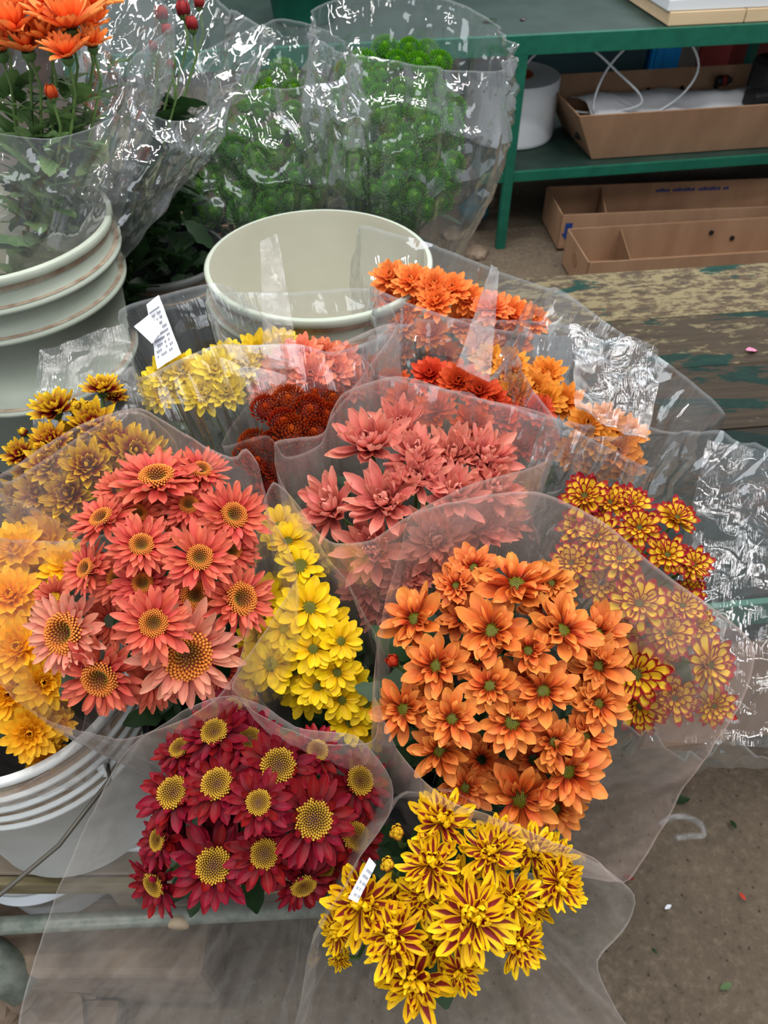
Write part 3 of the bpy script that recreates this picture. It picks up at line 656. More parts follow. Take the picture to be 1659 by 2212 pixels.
# ---- low bench at the front left
bn = empty('low_bench', (-1.0, .395, .44), label='low bench of grey mossy boards holding the front buckets', cat='bench')
for i in range(3): boxo('plank', (0, .0+i*.10, -.03), (1.25, .095+i*.10, -.001), 'wood', bn, .003)
boxo('edge_board', (0, -.014, -.045), (1.25, -.001, -.004), 'mossy', bn, .003, label='mossy front board')
for x in (.02, .55, 1.1): boxo('leg', (x, .03, -.44), (x+.035, .07, -.031), 'wood', bn)
boxo('white_board', (-.98, .425, .441), (-.22, .68, .452), 'white', None, .002, label='white board on the low bench under the ribbed bucket', cat='board')
lid = empty('bucket_cover', (-.56, .508, .36), label='white round bucket lid below the front edge of the bench', cat='lid')
link('lid_top', G().lathe([(.001, .018), (.10, .018), (.104, .024), (.118, .024), (.12, .02), (.12, 0), (.116, 0)], 60).out('lid_top', 'white', True), lid)
bucket('white bucket under the low bench beneath its lid', (-.56, .508), .012, .112, .346, 'white', 'bucket_in', (.03,), lugs=False, grime=False)
a_ = PZ(-60, 2003, .30); b_ = PZ(780, 1957, .30); b2 = b_+(b_-a_)*.0
pr_ = empty('pipe_rail', (a_.x, a_.y, 0), label='weathered green-grey steel pipe along the front of the low bench', cat='rail')
d_ = b_-a_
cyl('pipe', (-d_.x*.4, -d_.y*.4, .30), (d_.x, d_.y, .30), .0135, 'pipe', pr_)
for k in (0, .98): cyl('leg', (d_.x*k, d_.y*k, .0), (d_.x*k, d_.y*k, .29), .011, 'pipe', pr_)
link('end_cap', G().tube([(d_.x*.53, d_.y*.53-.004, .30), (d_.x*.53, d_.y*.53-.016, .30)], .016, 14).out('end_cap', 'pale_wood', True), pr_, label='pale round plug')
a_ = PZ(-90, 2040, .24); b_ = PZ(62, 2125, .16)
link('short_pipe', G().tube([a_, b_], .035, 18).out('short_pipe', 'pipe', True), label='short thick grey-green pipe lying on the rubble at bottom left', cat='pipe')
blk = empty('concrete_block', (-.95, .28, 0), label='rough concrete block behind the steel pipe under the bench', cat='block')
boxo('block_face', (0, .04, .01), (.66, .16, .20), 'stone', blk, .012)
boxo('block_foot', (-.01, -.03, .01), (.50, .038, .07), 'stone', blk, .014)
for i in range(16):
    bm = bmesh.new(); bmesh.ops.create_icosphere(bm, subdivisions=2, radius=rnd.uniform(.035, .075))
    for v in bm.verts: v.co *= 1+.45*noise.noise(v.co*22+Vector((i*3, 0, 0))); v.co.z *= .6
    me = bpy.data.meshes.new('rubble_stone'); bm.to_mesh(me); bm.free(); me.materials.append(M['stone'])
    o = link('rubble_stone', me, label='rough brown rubble stone on the ground at bottom left', cat='stone', group='rubble by the low bench')
    o.location = PZ(rnd.uniform(-40, 230), rnd.uniform(2040, 2240), 0)+Vector((0, 0, rnd.uniform(.01, .09)))
# scraps on the floor
for (u, v, L, m, rz, lab) in ((1490, 1726, .035, 'leaf', 1.6, 'small green leaf on the concrete beside the orange sleeve'), (1450, 1955, .014, 'label', 2.0, 'tiny pale curl of petal on the concrete floor'),
        (1610, 1945, .016, 'peach', .3, 'tiny brownish petal on the concrete at the right edge'), (1580, 2125, .022, 'leaf_light', 1.9, 'thin pale green leaf on the concrete at bottom right'),
        (1420, 2060, .012, 'leaf', .7, 'crumb of green leaf on the concrete near the yellow bunch'), (1590, 1790, .02, 'leaf', .2, 'dark leaf fragment on the concrete below the right sleeve'),
        (1370, 1900, .02, 'redp', 1.1, 'dark red petal on the concrete by the orange sleeve corner')):
    o = link('floor_scrap', mesh('floor_scrap', *leaf_geo(L)[:2], m, True), label=lab, cat='scrap'); o.location = PZ(u, v, .014); o.rotation_euler.z = rz

# ------------------------------------------------------------------ flower bunches
pv = lambda x, y, z=.47: Vector((x, y, z))
E = {}
def t_(x, y, **k): return dict(t=(x, y), **k)
C_ = 'coral chrysanthemum'
coral = [(340,1038,178,0,'wide coral chrysanthemum tilted upwards at the top of its bunch',t_(-.2,.75,ds=1.1)), (434,1019,118,0,'small cup-shaped coral chrysanthemum at the top right of its bunch',t_(.1,.5)),
 (503,1116,152,0,'coral chrysanthemum with a green eye at the right edge of its bunch',t_(.1,.1)), (223,1123,138,0,'coral chrysanthemum tilted left in the upper left of its bunch',t_(-.5,.5)),
 (306,1180,135,0,'coral chrysanthemum with a greenish centre in the upper middle of its bunch',t_(0,.15)), (431,1207,150,0,'coral chrysanthemum with a yellow-green eye right of the bunch middle',t_(0,.1)),
 (190,1230,120,0,'dark-centred coral chrysanthemum turned to the left edge of its bunch',t_(-.6,.2)), (333,1347,158,0,'fully open coral chrysanthemum in the lower middle with a dark eye',t_(0,.1,dz=-.02)),
 (145,1367,172,0,'large pale coral chrysanthemum with a broad orange centre at lower left',t_(-.3,0,ds=1.35,m='pale_coral')), (402,1412,212,0,'largest pale coral chrysanthemum at the bottom right of its bunch',t_(.1,-.1,ds=1.3,m='pale_coral',dz=.0)),
 (220,1461,172,0,'coral chrysanthemum facing down left at the bottom of its bunch',t_(-.2,-.3,ds=1.2)), (516,1295,150,0,'coral chrysanthemum seen through film at the right of its bunch',t_(.3,0,ds=1.25,dz=.01)),
 (298,1112,112,1), (372,1105,100,2), (408,1092,110,1), (500,1190,110,1), (255,1250,120,1), (310,1262,125,1), (421,1290,118,1,'coral chrysanthemum with a big dark orange centre, sunk behind its neighbours',t_(0,.2,ds=1.4)), (242,1341,110,2), (480,1450,120,2), (330,1470,120,2),(255,1060,90,2),(120,1290,80,2),(450,1140,90,2)]
bunch('coral', M['coral'], coral, .74, pv(-.19, .52), C_, 'the coral bunch', 'coral chrysanthemums in the left front sleeve', size_k=1.16, leaves=90)
red = [(465,1585,142,0,'crimson chrysanthemum at the top left of its bunch',t_(-.1,.3)), (391,1619,112,0,'small crimson chrysanthemum at the upper left edge of its bunch',t_(-.3,.4)),
 (379,1715,155,0,'crimson chrysanthemum with the brightest yellow centre, at the left',t_(-.2,.1,ds=1.1)), (472,1697,152,0,'crimson chrysanthemum right of the one with the brightest centre',t_(-.1,.1,ds=1.1)),
 (602,1657,156,0,'crimson chrysanthemum in the upper middle with a brown-gold centre',t_(0,.2,ds=1.15)), (683,1625,116,0,'crimson chrysanthemum half under the yellow bunch film',t_(.1,.2)),
 (558,1735,130,0,'smaller crimson chrysanthemum with a folded petal over its centre',t_(0,.1,dz=-.015)), (675,1770,178,0,'largest crimson chrysanthemum right of the bunch middle',t_(.05,.05,ds=1.1,dz=-.01)),
 (773,1689,142,0,'crimson chrysanthemum at the right edge of its bunch',t_(.2,.1,ds=1.05)), (763,1808,132,0,'crimson chrysanthemum at the lower right edge, tilted',t_(.2,0,ds=1.1)),
 (347,1814,115,0,'crimson chrysanthemum turned to the left edge of its bunch',t_(-.6,0)), (463,1868,172,0,'large crimson chrysanthemum at the bottom middle left',t_(0,-.05,ds=1.05)),
 (572,1844,142,0,'crimson chrysanthemum with a round golden centre at the bottom middle',t_(0,0,ds=1.05)), (339,1905,135,0,'crimson chrysanthemum drooping at the bottom left corner',t_(-.5,-.5)),
 (653,1906,135,0,'crimson chrysanthemum drooping at the bottom right',t_(.1,-.6)), (502,1530,100,1), (701,1872,100,1), (540,1600,130,1), (420,1780,130,2),(520,1790,120,2),(740,1750,120,2),(420,1640,100,2)]
bunch('red', M['red'], red, .68, pv(-.15, .47), 'crimson chrysanthemum', 'the crimson bunch', 'crimson chrysanthemums in the front sleeve', outn=.4, size_k=1.17, leaves=80)
orange = [(1114,1268,182,0,'big orange chrysanthemum with a green eye at the top of its bunch',t_(0,.6,ds=1.15)), (897,1341,155,0,'orange chrysanthemum standing apart at the upper left of its bunch',t_(-.3,.1)),
 (1063,1367,158,0,'orange chrysanthemum with one petal folded over its green eye',t_(-.1,.2,ds=1.1)), (1212,1366,165,0,'orange chrysanthemum leaning to the upper right of its bunch',t_(.4,.4)),
 (1141,1408,115,0,'small orange chrysanthemum with curled petals in the upper middle',t_(0,.1)), (943,1440,140,0,'double orange chrysanthemum with a tufted centre left of the middle',t_(-.1,.1)),
 (875,1533,132,0,'orange chrysanthemum with a green eye at the left edge of its bunch',t_(-.3,0,ds=1.2)), (1059,1483,125,0,'orange chrysanthemum with a dark eye in the middle of its bunch',t_(0,.1,ds=1.1)),
 (1171,1495,152,0,'orange chrysanthemum with a dark green eye right of the middle',t_(.2,.1)), (1105,1561,132,0,'orange chrysanthemum with short petals around a wide green eye',t_(0,0,ds=1.35)),
 (951,1622,135,0,'orange chrysanthemum with a green eye at the lower left of its bunch',t_(-.2,-.1)), (977,1553,125,0,'double orange chrysanthemum between the two lower left ones',t_(0,0,dz=-.01)),
 (1222,1663,175,0,'orange chrysanthemum with a lime eye at the lower right of its bunch',t_(.3,-.2,ds=1.0)), (1123,1722,172,0,'orange chrysanthemum with a green eye at the bottom of its bunch',t_(0,-.3,ds=1.1)),
 (1195,1603,115,0,'small double orange chrysanthemum above the lime-eyed one',t_(.1,.1)), (1290,1370,130,1), (1290,1440,135,1), (1290,1520,130,1), (1262,1590,120,1), (1023,1229,110,1), (1190,1262,100,1),
 (985,1268,100,1), (1006,1700,115,1), (930,1500,110,1), (1030,1425,110,1), (1040,1640,120,2), (1200,1745,115,1), (1000,1340,110,2),(1120,1480,120,2),(1240,1470,120,2),(1180,1320,120,2),(1150,1640,120,2),
 (848,1428,44,0,'closed orange-red bud at the left edge of the orange bunch',dict(bud=True,m=M['flame'],t=(-.2,.3)))]
bunch('orange', M['orange'], orange, .70, pv(.06, .47), 'orange chrysanthemum', 'the orange bunch', 'orange chrysanthemums in the right front sleeve', outn=.4, size_k=1.17, leaves=100)
spider = [(1021,1982,188,0,'largest yellow chrysanthemum with maroon petal faces, in the bunch middle',t_(.05,0,dz=-.02)), (851,2025,155,0,'yellow and maroon chrysanthemum left of the largest one',t_(-.1,-.1)),
 (786,1951,172,0,'yellow and maroon chrysanthemum under film at the upper left of its bunch',t_(-.2,-.1)), (733,2010,105,0,'yellow and maroon chrysanthemum under film at the left edge',t_(-.5,-.2)),
 (896,2115,172,0,'lowest yellow and maroon chrysanthemum, hanging at the bottom',t_(-.1,-.4)), (992,2098,105,0,'small yellow and maroon chrysanthemum beside the lowest one',t_(.1,-.4)),
 (1119,2037,122,0,'yellow and maroon chrysanthemum at the lower right of its bunch',t_(.2,-.3)), (1205,1908,130,0,'yellow and maroon chrysanthemum at the far right of its bunch',t_(.3,-.1)),
 (1107,1943,135,0,'yellow and maroon chrysanthemum right of the largest one',t_(.1,0)), (1057,1845,130,0,'yellow and maroon chrysanthemum just below the orange sleeve film',t_(0,.2)),
 (931,1868,135,0,'yellow and maroon chrysanthemum under film above the largest one',t_(0,.1)), (955,1778,140,0,'uppermost yellow and maroon chrysanthemum under film',t_(0,.4)),
 (912,1939,110,1), (998,1912,110,1), (1150,1840,115,1), (1076,1818,110,1), (1200,1850,90,1), (735,2070,50,1), (1150,1960,90,2), (850,1960,110,2),(950,2040,110,2),(1060,2000,90,2),
 (837,1868,52,0,'half-open yellow bud under film left of its bunch',dict(bud=True,m=M['bicolour'])), (857,1798,56,0,'dark maroon bud at the top left of the yellow and maroon bunch',dict(bud=True,m=M['bicolour']))]
bunch('spider', M['spider'], spider, .62, pv(.05, .43), 'yellow and maroon chrysanthemum', 'the yellow and maroon bunch', 'yellow and maroon chrysanthemums in the lowest sleeve', slope=.1, size_k=1.12, leaves=60)
pink = [(800,965,150,0,'tall pink double chrysanthemum at the upper left of its bunch',t_(-.1,.3)), (719,1103,140,0,'pink double chrysanthemum at the left edge of its bunch',t_(-.3,.2)),
 (833,1090,152,0,'pink double chrysanthemum with long petals in the bunch middle',t_(0,.3)), (897,989,118,0,'pink double chrysanthemum at the top middle of its bunch',t_(0,.4)),
 (1044,993,128,0,'pink double chrysanthemum at the upper right edge of its bunch',t_(.3,.4)), (981,1075,132,0,'pink double chrysanthemum right of the bunch middle',t_(.1,.3)),
 (901,1040,115,0,'pink double chrysanthemum with a stray pale petal in the bunch middle',t_(0,.2)), (804,1188,142,0,'pink double chrysanthemum in the lower half under the film edge',t_(0,.1)),
 (1061,1061,118,0,'pink double chrysanthemum under film at the right edge',t_(.3,.2)), (795,1258,115,1), (825,1305,95,1), (977,990,118,1), (863,925,105,1), (943,1171,132,1), (985,1230,112,1), (1035,1137,120,1), (880,1240,110,1),(1080,1120,100,2)]
bunch('pink', M['pink'], pink, .84, pv(.01, .55), 'pink double chrysanthemum', 'the pink bunch', 'pink double chrysanthemums in the middle sleeve', upn=.5, size_k=1.34, leaves=90)
yel = [(586,1436,122,0,'yellow daisy chrysanthemum with the clearest green eye, at lower left',t_(-.1,0,ds=1.2)), (669,1314,122,0,'yellow daisy chrysanthemum with a green eye in the bunch middle',t_(.1,.1,ds=1.15)),
 (614,1358,98,0,'small yellow daisy chrysanthemum with a green eye left of the middle',t_(-.2,.1)), (677,1403,106,0,'yellow daisy chrysanthemum with a half-hidden green eye',t_(0,0)),
 (648,1225,95,0,'yellow daisy chrysanthemum with a broad dark green eye',t_(.1,.3,ds=1.6)), (622,1171,98,0,'yellow daisy chrysanthemum with petals crossing its green eye',t_(0,.3)), (603,1137,90,1),
 (736,1386,95,0,'yellow daisy chrysanthemum at the right edge beneath film',t_(.3,.1)), (728,1453,95,0), (686,1483,95,0), (755,1478,85,1), (738,1512,92,0), (791,1520,92,0), (755,1562,92,0), (800,1580,80,1), (572,1293,100,1), (705,1340,90,1), (640,1450,90,1), (560,1380,90,1),(620,1280,90,2),(660,1500,90,2)]
bunch('yellow', M['yellow'], yel, .80, pv(-.02, .55), 'yellow daisy chrysanthemum', 'the yellow daisy bunch', 'yellow daisy chrysanthemums in the middle sleeve', leaves=90, camn=1.0, slope=.05, size_k=1.2)
edg = [(1461,1120,100,0,'red-edged yellow chrysanthemum at the upper right, standing clear of its bunch',t_(.3,.3)), (1440,1200,105,0,'red-edged yellow chrysanthemum below the one standing clear',t_(.2,.1)),
 (1497,1221,90,0,'red-edged yellow chrysanthemum at the right edge of its bunch',t_(.4,0)), (1491,1275,66,1), (1381,1141,95,0), (1364,1090,84,1), (1263,1073,112,0), (1318,1086,86,1), (1234,1217,94,1), (1289,1158,112,1), (1339,1208,104,1),
 (1381,1305,132,0), (1474,1309,94,1), (1373,1457,146,0,'red-edged yellow chrysanthemum with a large green eye behind the orange bunch',t_(0,0,ds=1.4)), (1530,1436,135,0,'red-edged yellow chrysanthemum at the far lower right',t_(.4,0)),
 (1445,1368,104,1), (1381,1525,112,1), (1457,1507,104,1), (1541,1524,92,0), (1300,1260,100,2),(1420,1410,100,2),(1250,1140,90,1),(1330,1370,100,2),(1500,1350,90,2)]
bunch('edged', M['edged'], edg, .82, pv(.10, .56), 'red-edged yellow chrysanthemum', 'the red-edged bunch', 'red-edged yellow chrysanthemums in the right sleeve', size_k=1.15, leaves=60)
bic = [(120,890,104,0,'maroon chrysanthemum with yellow tips, sticking out above the left bunch',t_(-.2,.6)), (222,845,84,0,'topmost maroon and yellow chrysanthemum, seen from the side',t_(0,1.1)), (248,857,52,1), (114,955,88,0), (46,984,74,0), (60,1020,62,1), (202,920,108,1), (105,1005,100,0),
 (253,963,110,1), (290,982,110,0), (190,1008,112,0), (148,1069,110,0), (84,1065,94,1), (190,1110,92,1), (240,1040,104,1), (325,980,84,1), (60,1120,80,1), (130,1130,90,1),(160,950,90,2),(40,1070,80,2),(250,1100,90,2),
 (195,877,38,0,'round red and green bud beside the topmost maroon and yellow chrysanthemum',dict(bud=True,t=(0,-.3))), (162,878,42,0,'dark bud behind the maroon and yellow chrysanthemum at the left',dict(bud=True,t=(.3,.3))), (50,934,28,0,'tiny plum coloured bud at the left of the maroon and yellow bunch',dict(bud=True,t=(-.5,.2)))]
bunch('bicolour', M['bicolour'], bic, .90, pv(-.34, .55, .48), 'maroon and yellow chrysanthemum', 'the maroon and yellow bunch', 'maroon and yellow chrysanthemums at the left', detail=False, size_k=1.2, upn=.7, leaves=60)
gol = [(35,1190,120), (100,1170,112,1), (148,1225,112), (25,1290,122), (85,1315,112,1), (40,1400,132), (20,1500,120,1), (95,1475,112), (110,1130,92,1), (65,1582,112,0,'golden yellow chrysanthemum hanging lowest at the left, clear of the film'), (95,1625,86,1), (127,1565,66,1), (5,1540,80,1), (130,1400,110,1), (60,1240,110,2), (-20,1350,120,1), (100,1540,90,2),(60,1450,110,2),(0,1240,110,2)]
bunch('golden', M['golden'], gol, .83, pv(-.40, .55, .48), 'golden yellow chrysanthemum', 'the golden bunch', 'golden yellow chrysanthemums at the left edge', detail=False, size_k=1.2, leaves=50)
by = [(360,815,86), (395,800,84), (465,800,92), (495,775,82,1), (440,850,92), (490,845,84), (350,852,80), (560,765,92,1), (610,752,84,1), (410,830,86,1), (530,790,84,1), (660,745,80,2),(330,830,60,1)]
bunch('golden', M['butter'], by, 1.0, pv(-.05, .62), 'clear yellow chrysanthemum', 'the rear yellow bunch', 'clear yellow chrysanthemums under film at the rear', detail=False, size_k=1.2, upn=.6, leaves=70)
pc = [(650,772,92), (612,795,92,1), (575,838,84), (672,812,92), (628,838,84), (720,800,84,1), (760,830,84,1), (700,770,80,1), (600,860,70,1), (740,780,80,2)]
bunch('golden', M['peach'], pc, .99, pv(-.02, .62), 'peach chrysanthemum', 'the peach bunch', 'peach chrysanthemums under film at the rear', detail=False, size_k=1.2, upn=.6, leaves=40)
ru = [(575,885,62), (625,868,68), (680,853,54), (718,865,64), (670,890,72), (612,915,64), (630,935,74), (680,938,68), (705,900,60), (550,960,64,1), (590,960,60,1), (645,970,60,1), (560,1000,66,1), (590,1045,66,1), (600,1010,60,1), (535,985,60,1), (700,960,60,1),(720,920,60,1),(650,1000,60,2),(575,1080,60,2)]
bunch('golden', M['rust'], ru, .93, pv(-.02, .58), 'rust red pompon chrysanthemum', 'the rust red bunch', 'rust red pompon chrysanthemums behind the coral bunch', detail=False, size_k=1.2, button=True, upn=.8, outn=.2, leaves=50)
fl = [(930,812,80), (990,826,84), (1035,848,80), (1062,868,70,1), (1160,890,76), (875,868,84,1), (940,885,84), (1020,915,84), (1150,925,84,1), (915,925,80,1), (1085,900,80,1), (850,830,70,2), (1130,960,80,1), (1060,960,80,2), (1180,960,70,2), (700,930,10,3)][:-1]
bunch('golden', M['flame'], fl, .96, pv(.06, .60), 'dark orange-red chrysanthemum', 'the orange-red bunch', 'dark orange-red chrysanthemums behind the pink bunch', detail=False, size_k=1.2, upn=.6, leaves=60)
bo = [(845,603,84), (890,612,84), (937,622,84), (978,628,76), (845,645,76,1), (942,655,84), (1060,668,84), (1105,682,84), (1150,695,72), (885,658,76,1), (1065,700,80,1), (1010,650,76,1), (1040,745,80,1), (870,700,76,1), (930,720,76,1), (1000,700,80,2), (1110,740,76,1), (860,760,76,2), (960,770,76,2),(1050,790,80,2)]
bunch('golden', M['bright_orange'], bo, 1.08, pv(.08, .66), 'bright orange chrysanthemum', 'the rear orange bunch', 'bright orange chrysanthemums under film by the empty bucket', detail=False, size_k=1.2, upn=.8, leaves=70)
am = [(1060,785,84), (1100,795,84), (1112,850,84,0,'amber chrysanthemum with broad petals beside the orange-red bunch'), (1152,842,84,1), (1180,865,80,1), (1268,918,84), (1305,910,76), (1352,940,84), (1282,955,84), (1330,975,92), (1240,980,80,1), (1180,810,80,2), (1220,870,80,2), (1290,1000,80,1),(1350,1000,80,2)]
bunch('golden', M['amber'], am, .99, pv(.10, .60), 'amber chrysanthemum', 'the amber bunch', 'amber chrysanthemums under film at the right rear', detail=False, size_k=1.2, upn=.5, leaves=60)
def scatter(poly_fn, u0, u1, v0, v1, mind, nmax, r):
    pts = []
    for _ in range(6000):
        u = r.uniform(u0, u1); v = r.uniform(v0, v1)
        if poly_fn(u, v) and all((u-a)**2+(v-b)**2 > mind**2 for a, b in pts): pts.append((u, v))
        if len(pts) >= nmax: break
    return pts
def green_bunch(pts, dep, pivot, what, group, lab):
    f = [(u, v, rnd.uniform(54, 74), rnd.choice((0, 1, 2, 2)), lab, {}) for u, v in pts]
    bunch('golden', M['button_green'], f, dep, pivot, what, what, group, detail=False, slope=.40, dome=.05, upn=.5, outn=.3, button=True, leaves=160, ls=(.18, .45), lsize=(.04, .07))
r_ = random.Random(5)
gl = scatter(lambda u, v: abs((u-540)/190)**2.2+abs((v-330)/190)**2.2 < 1 and v < 480 and (v > 400-(u-370)*1.2), 360, 720, 140, 490, 35, 95, r_)
gr = scatter(lambda u, v: abs((u-855)/130)**2.5+abs((v-290)/195)**2.5 < 1, 720, 990, 95, 480, 35, 95, r_)
green_bunch(gl, 1.56, Vector((-.16, 1.50, .72)), 'the left green bunch', 'green button chrysanthemums in the left green bunch', 'small green button chrysanthemum in the left of the two green bunches')
green_bunch(gr, 1.50, Vector((-.04, 1.52, .72)), 'the right green bunch', 'green button chrysanthemums in the right green bunch', 'small green button chrysanthemum in the right of the two green bunches')
# tall flowers in the left bucket
V['tall'] = dict(layers=[(14,.9,.3,24,.10,0,.2,.3,.5,-.2),(10,.7,.24,55,.08,.05,.1,.35,.5,.2),(8,.5,.18,70,.05,.1,.2,.4,.4,.2)], disc=None)
tl = [(35,70,135,0,'orange chrysanthemum at the top left corner, seen from the side'), (150,60,140,0,'orange chrysanthemum in the middle of the tall group, seen from the side'), (145,122,88,0,'lowest orange chrysanthemum of the tall group, opening upwards'), (200,100,76,0,'small orange chrysanthemum at the right of the tall group'), (90,25,130,1), (195,20,120,1), (20,15,120,2), (0,110,110,1), (60,110,100,1), (100,85,90,1), (190,62,90,1), (-10,40,120,1), (110,200,34,0,'tiny red bud on a green stem below the tall orange flowers',dict(bud=True,m=M['flame']))]
bunch('tall', M['bright_orange'], tl, 1.08, Vector((-.61, 1.15, .80)), 'tall orange chrysanthemum', 'the tall orange group', 'tall orange chrysanthemums at top left', detail=False, size_k=1.45, ls=(.15, .95), lsize=(.04, .07), upn=1.4, outn=.1, camn=.15, slope=.3, leaves=420, leafm='leaf_light')
rb_ = [(395,20,48), (415,52,44), (362,66,38), (330,100,30), (368,140,30), (350,30,44,1), (300,250,36,1), (430,5,40,1)]
bunch('tall', M['redbud'], [(u, v, p, l[0] if l else 0, None, dict(bud=True)) for u, v, p, *l in rb_], 1.27, Vector((-.50, 1.17, .80)), 'dark red chrysanthemum', 'the thin-stemmed bunch', 'dark red buds under film at top left', detail=False, upn=1.2, outn=.1, camn=.15, slope=.3, leaves=160, size_k=1.1, ls=(.25, .95), lsize=(.05, .08))
bk = link('foliage_dark', (lambda g: [g.add(*leaf_geo(.07)[:2], Matrix.Translation((-.44+rnd.uniform(-.08,.08), 1.42+rnd.uniform(-.08,.08), .80+rnd.uniform(0,.22))) @ Euler((rnd.uniform(-1,1.5), rnd.uniform(-1,1), rnd.uniform(0,6.3))).to_matrix().to_4x4()) for _ in range(90)] and g)(G()).out('foliage_dark', 'leaf', True), label='dark leaves filling the shaded grey bucket', cat='leaves', kind='stuff')

# ------------------------------------------------------------------ sleeves
film('milky film sleeve around the coral bunch', [(300,885,.10),(420,950,.05),(500,990,.03),(527,968,.02),(556,1000,.0),(575,1100,-.01),(640,1230,-.03),(590,1330,-.04),(512,1448,-.05),(430,1535,-.04),(270,1592,-.03),(120,1560,-.02),(0,1480,-.01),(-80,1300,.0),(-60,1080,.03),(40,1000,.06),(180,915,.10)], .74, pv(-.19,.52), seed=1)
film('milky film sleeve around the crimson bunch, hanging down to the bottom edge', [(505,1500,.02),(640,1570,-.02),(765,1590,-.04),(836,1680,-.05),(838,1760,-.05),(760,1880,-.05),(700,2000,-.03),(620,2280,-.02),(300,2340,-.01),(40,2270,.02),(92,2020,.04),(165,1830,.05),(260,1640,.05),(390,1540,.03)], .69, pv(-.15,.47), m='soft', seed=2, wr=.005)
film('milky film sleeve around the orange bunch with a pointed lower corner', [(890,1110,.06),(1010,1078,.07),(1160,1063,.07),(1300,1125,.05),(1430,1235,.03),(1520,1300,.02),(1630,1395,.02),(1600,1530,.0),(1480,1700,-.03),(1357,1908,-.06),(1280,1850,-.08),(1130,1790,-.08),(960,1720,-.08),(860,1620,-.07),(812,1500,-.05),(822,1350,-.01),(862,1200,.03)], .71, pv(.06,.47), m='veil', seed=3, sharp=.4, wr=.005)
film('clear film sleeve around the lowest yellow and maroon bunch', [(830,1780,-.02),(880,1715,.02),(1000,1725,.05),(1150,1800,.05),(1300,1870,.03),(1366,1935,.0),(1345,2010,.0),(1290,2080,.0),(1330,2180,-.01),(1420,2330,-.02),(1100,2420,-.03),(800,2400,-.03),(640,2320,-.03),(662,2090,-.03),(700,1990,-.03),(765,1880,-.03)], .63, pv(.05,.43), m='soft', seed=4, wr=.007)
film('milky film sleeve around the pink bunch, narrowing to a point', [(590,955,.02),(640,945,.03),(700,935,.04),(740,850,.06),(860,812,.08),(1000,852,.08),(1195,900,.06),(1185,990,-.02),(1000,1052,-.06),(870,1120,-.07),(800,1165,-.07),(720,1170,-.05),(650,1110,-.03),(600,1010,.0)], .84, pv(.01,.55), m='veil', seed=5, sharp=.3)
film('yellowish film sleeve around the yellow daisy bunch with a folded lower flap', [(590,1040,.04),(650,1100,.03),(700,1190,.02),(750,1260,.0),(805,1370,-.03),(820,1500,-.05),(808,1590,-.12),(770,1604,-.14),(690,1600,-.15),(590,1560,-.15),(505,1490,-.12),(515,1440,-.06),(545,1290,.0),(560,1120,.03)], .77, pv(-.02,.55), m='milky', seed=6, sharp=.3)
film('large clear film sleeve around the red-edged bunch at the right', [(1200,1060,.06),(1330,965,.08),(1440,937,.08),(1560,950,.07),(1680,1010,.06),(1760,1250,.03),(1740,1600,.0),(1560,1600,-.02),(1400,1570,-.03),(1250,1420,-.01),(1180,1230,.02)], .83, pv(.10,.56), m='crisp', seed=7, wr=.009, crease=1.0)
film('milky film sleeve around the maroon and yellow bunch', [(-60,960,.0),(10,1040,-.05),(100,990,-.05),(230,905,.02),(300,890,.05),(380,955,.04),(360,1080,-.02),(200,1160,-.06),(0,1160,-.06),(-100,1080,-.04)], .90, pv(-.34,.55,.48), seed=8)
film('milky film sleeve around the golden bunch at the left edge', [(-110,1060,.04),(60,1090,.04),(180,1180,.02),(215,1400,-.01),(165,1600,-.04),(60,1690,-.05),(-80,1720,-.05),(-150,1400,-.01)], .84, pv(-.40,.55,.48), seed=9)
film('clear film sleeve around the rear yellow bunch with a paper tag', [(257,672,.06),(340,640,.08),(460,612,.09),(520,640,.06),(600,720,-.02),(560,745,-.05),(470,745,-.06),(390,775,-.06),(300,815,-.04),(280,760,.02)], 1.0, pv(-.05,.62), m='clear', seed=10, crease=.4, wr=.006)
film('clear film sleeve around the peach bunch before the empty bucket', [(455,638,.06),(620,632,.08),(800,625,.09),(860,700,.03),(800,735,-.02),(715,760,-.05),(640,742,-.06),(500,738,-.05)], 1.0, pv(-.02,.62), m='clear', seed=11, crease=.4, wr=.006)
film('milky film sleeve around the rust red bunch', [(480,960,.03),(575,940,-.02),(620,985,-.05),(690,960,-.05),(715,900,-.03),(760,840,.02),(855,700,.06),(740,740,.07),(560,850,.06)], .95, pv(-.02,.58), m='milky', seed=12, sharp=.2)
film('clear film sleeve around the orange-red bunch behind the pink one', [(850,705,.05),(1020,690,.07),(1230,705,.08),(1300,790,.06),(1288,905,.0),(1190,900,-.04),(1000,845,-.05),(860,815,-.04),(800,760,.0)], .99, pv(.06,.60), m='crisp', seed=13, crease=.9, wr=.008)
film('crinkled clear film sleeve around the rear orange bunch', [(778,490,.08),(840,500,.1),(940,528,.1),(1090,590,.1),(1245,650,.08),(1235,720,.0),(1140,720,-.04),(1020,700,-.05),(850,640,-.05),(790,600,.0)], 1.10, pv(.08,.66), m='glare', seed=14, crease=1.2, wr=.009)
film('crinkled clear film sleeve around the amber bunch with a sharp right corner', [(1200,620,.1),(1330,710,.1),(1450,790,.1),(1562,886,.08),(1480,940,.02),(1400,1005,-.02),(1330,975,-.04),(1200,900,-.05),(1130,800,-.03),(1130,690,.03)], 1.0, pv(.10,.60), m='glare', seed=15, crease=1.3, wr=.010, sharp=.5)
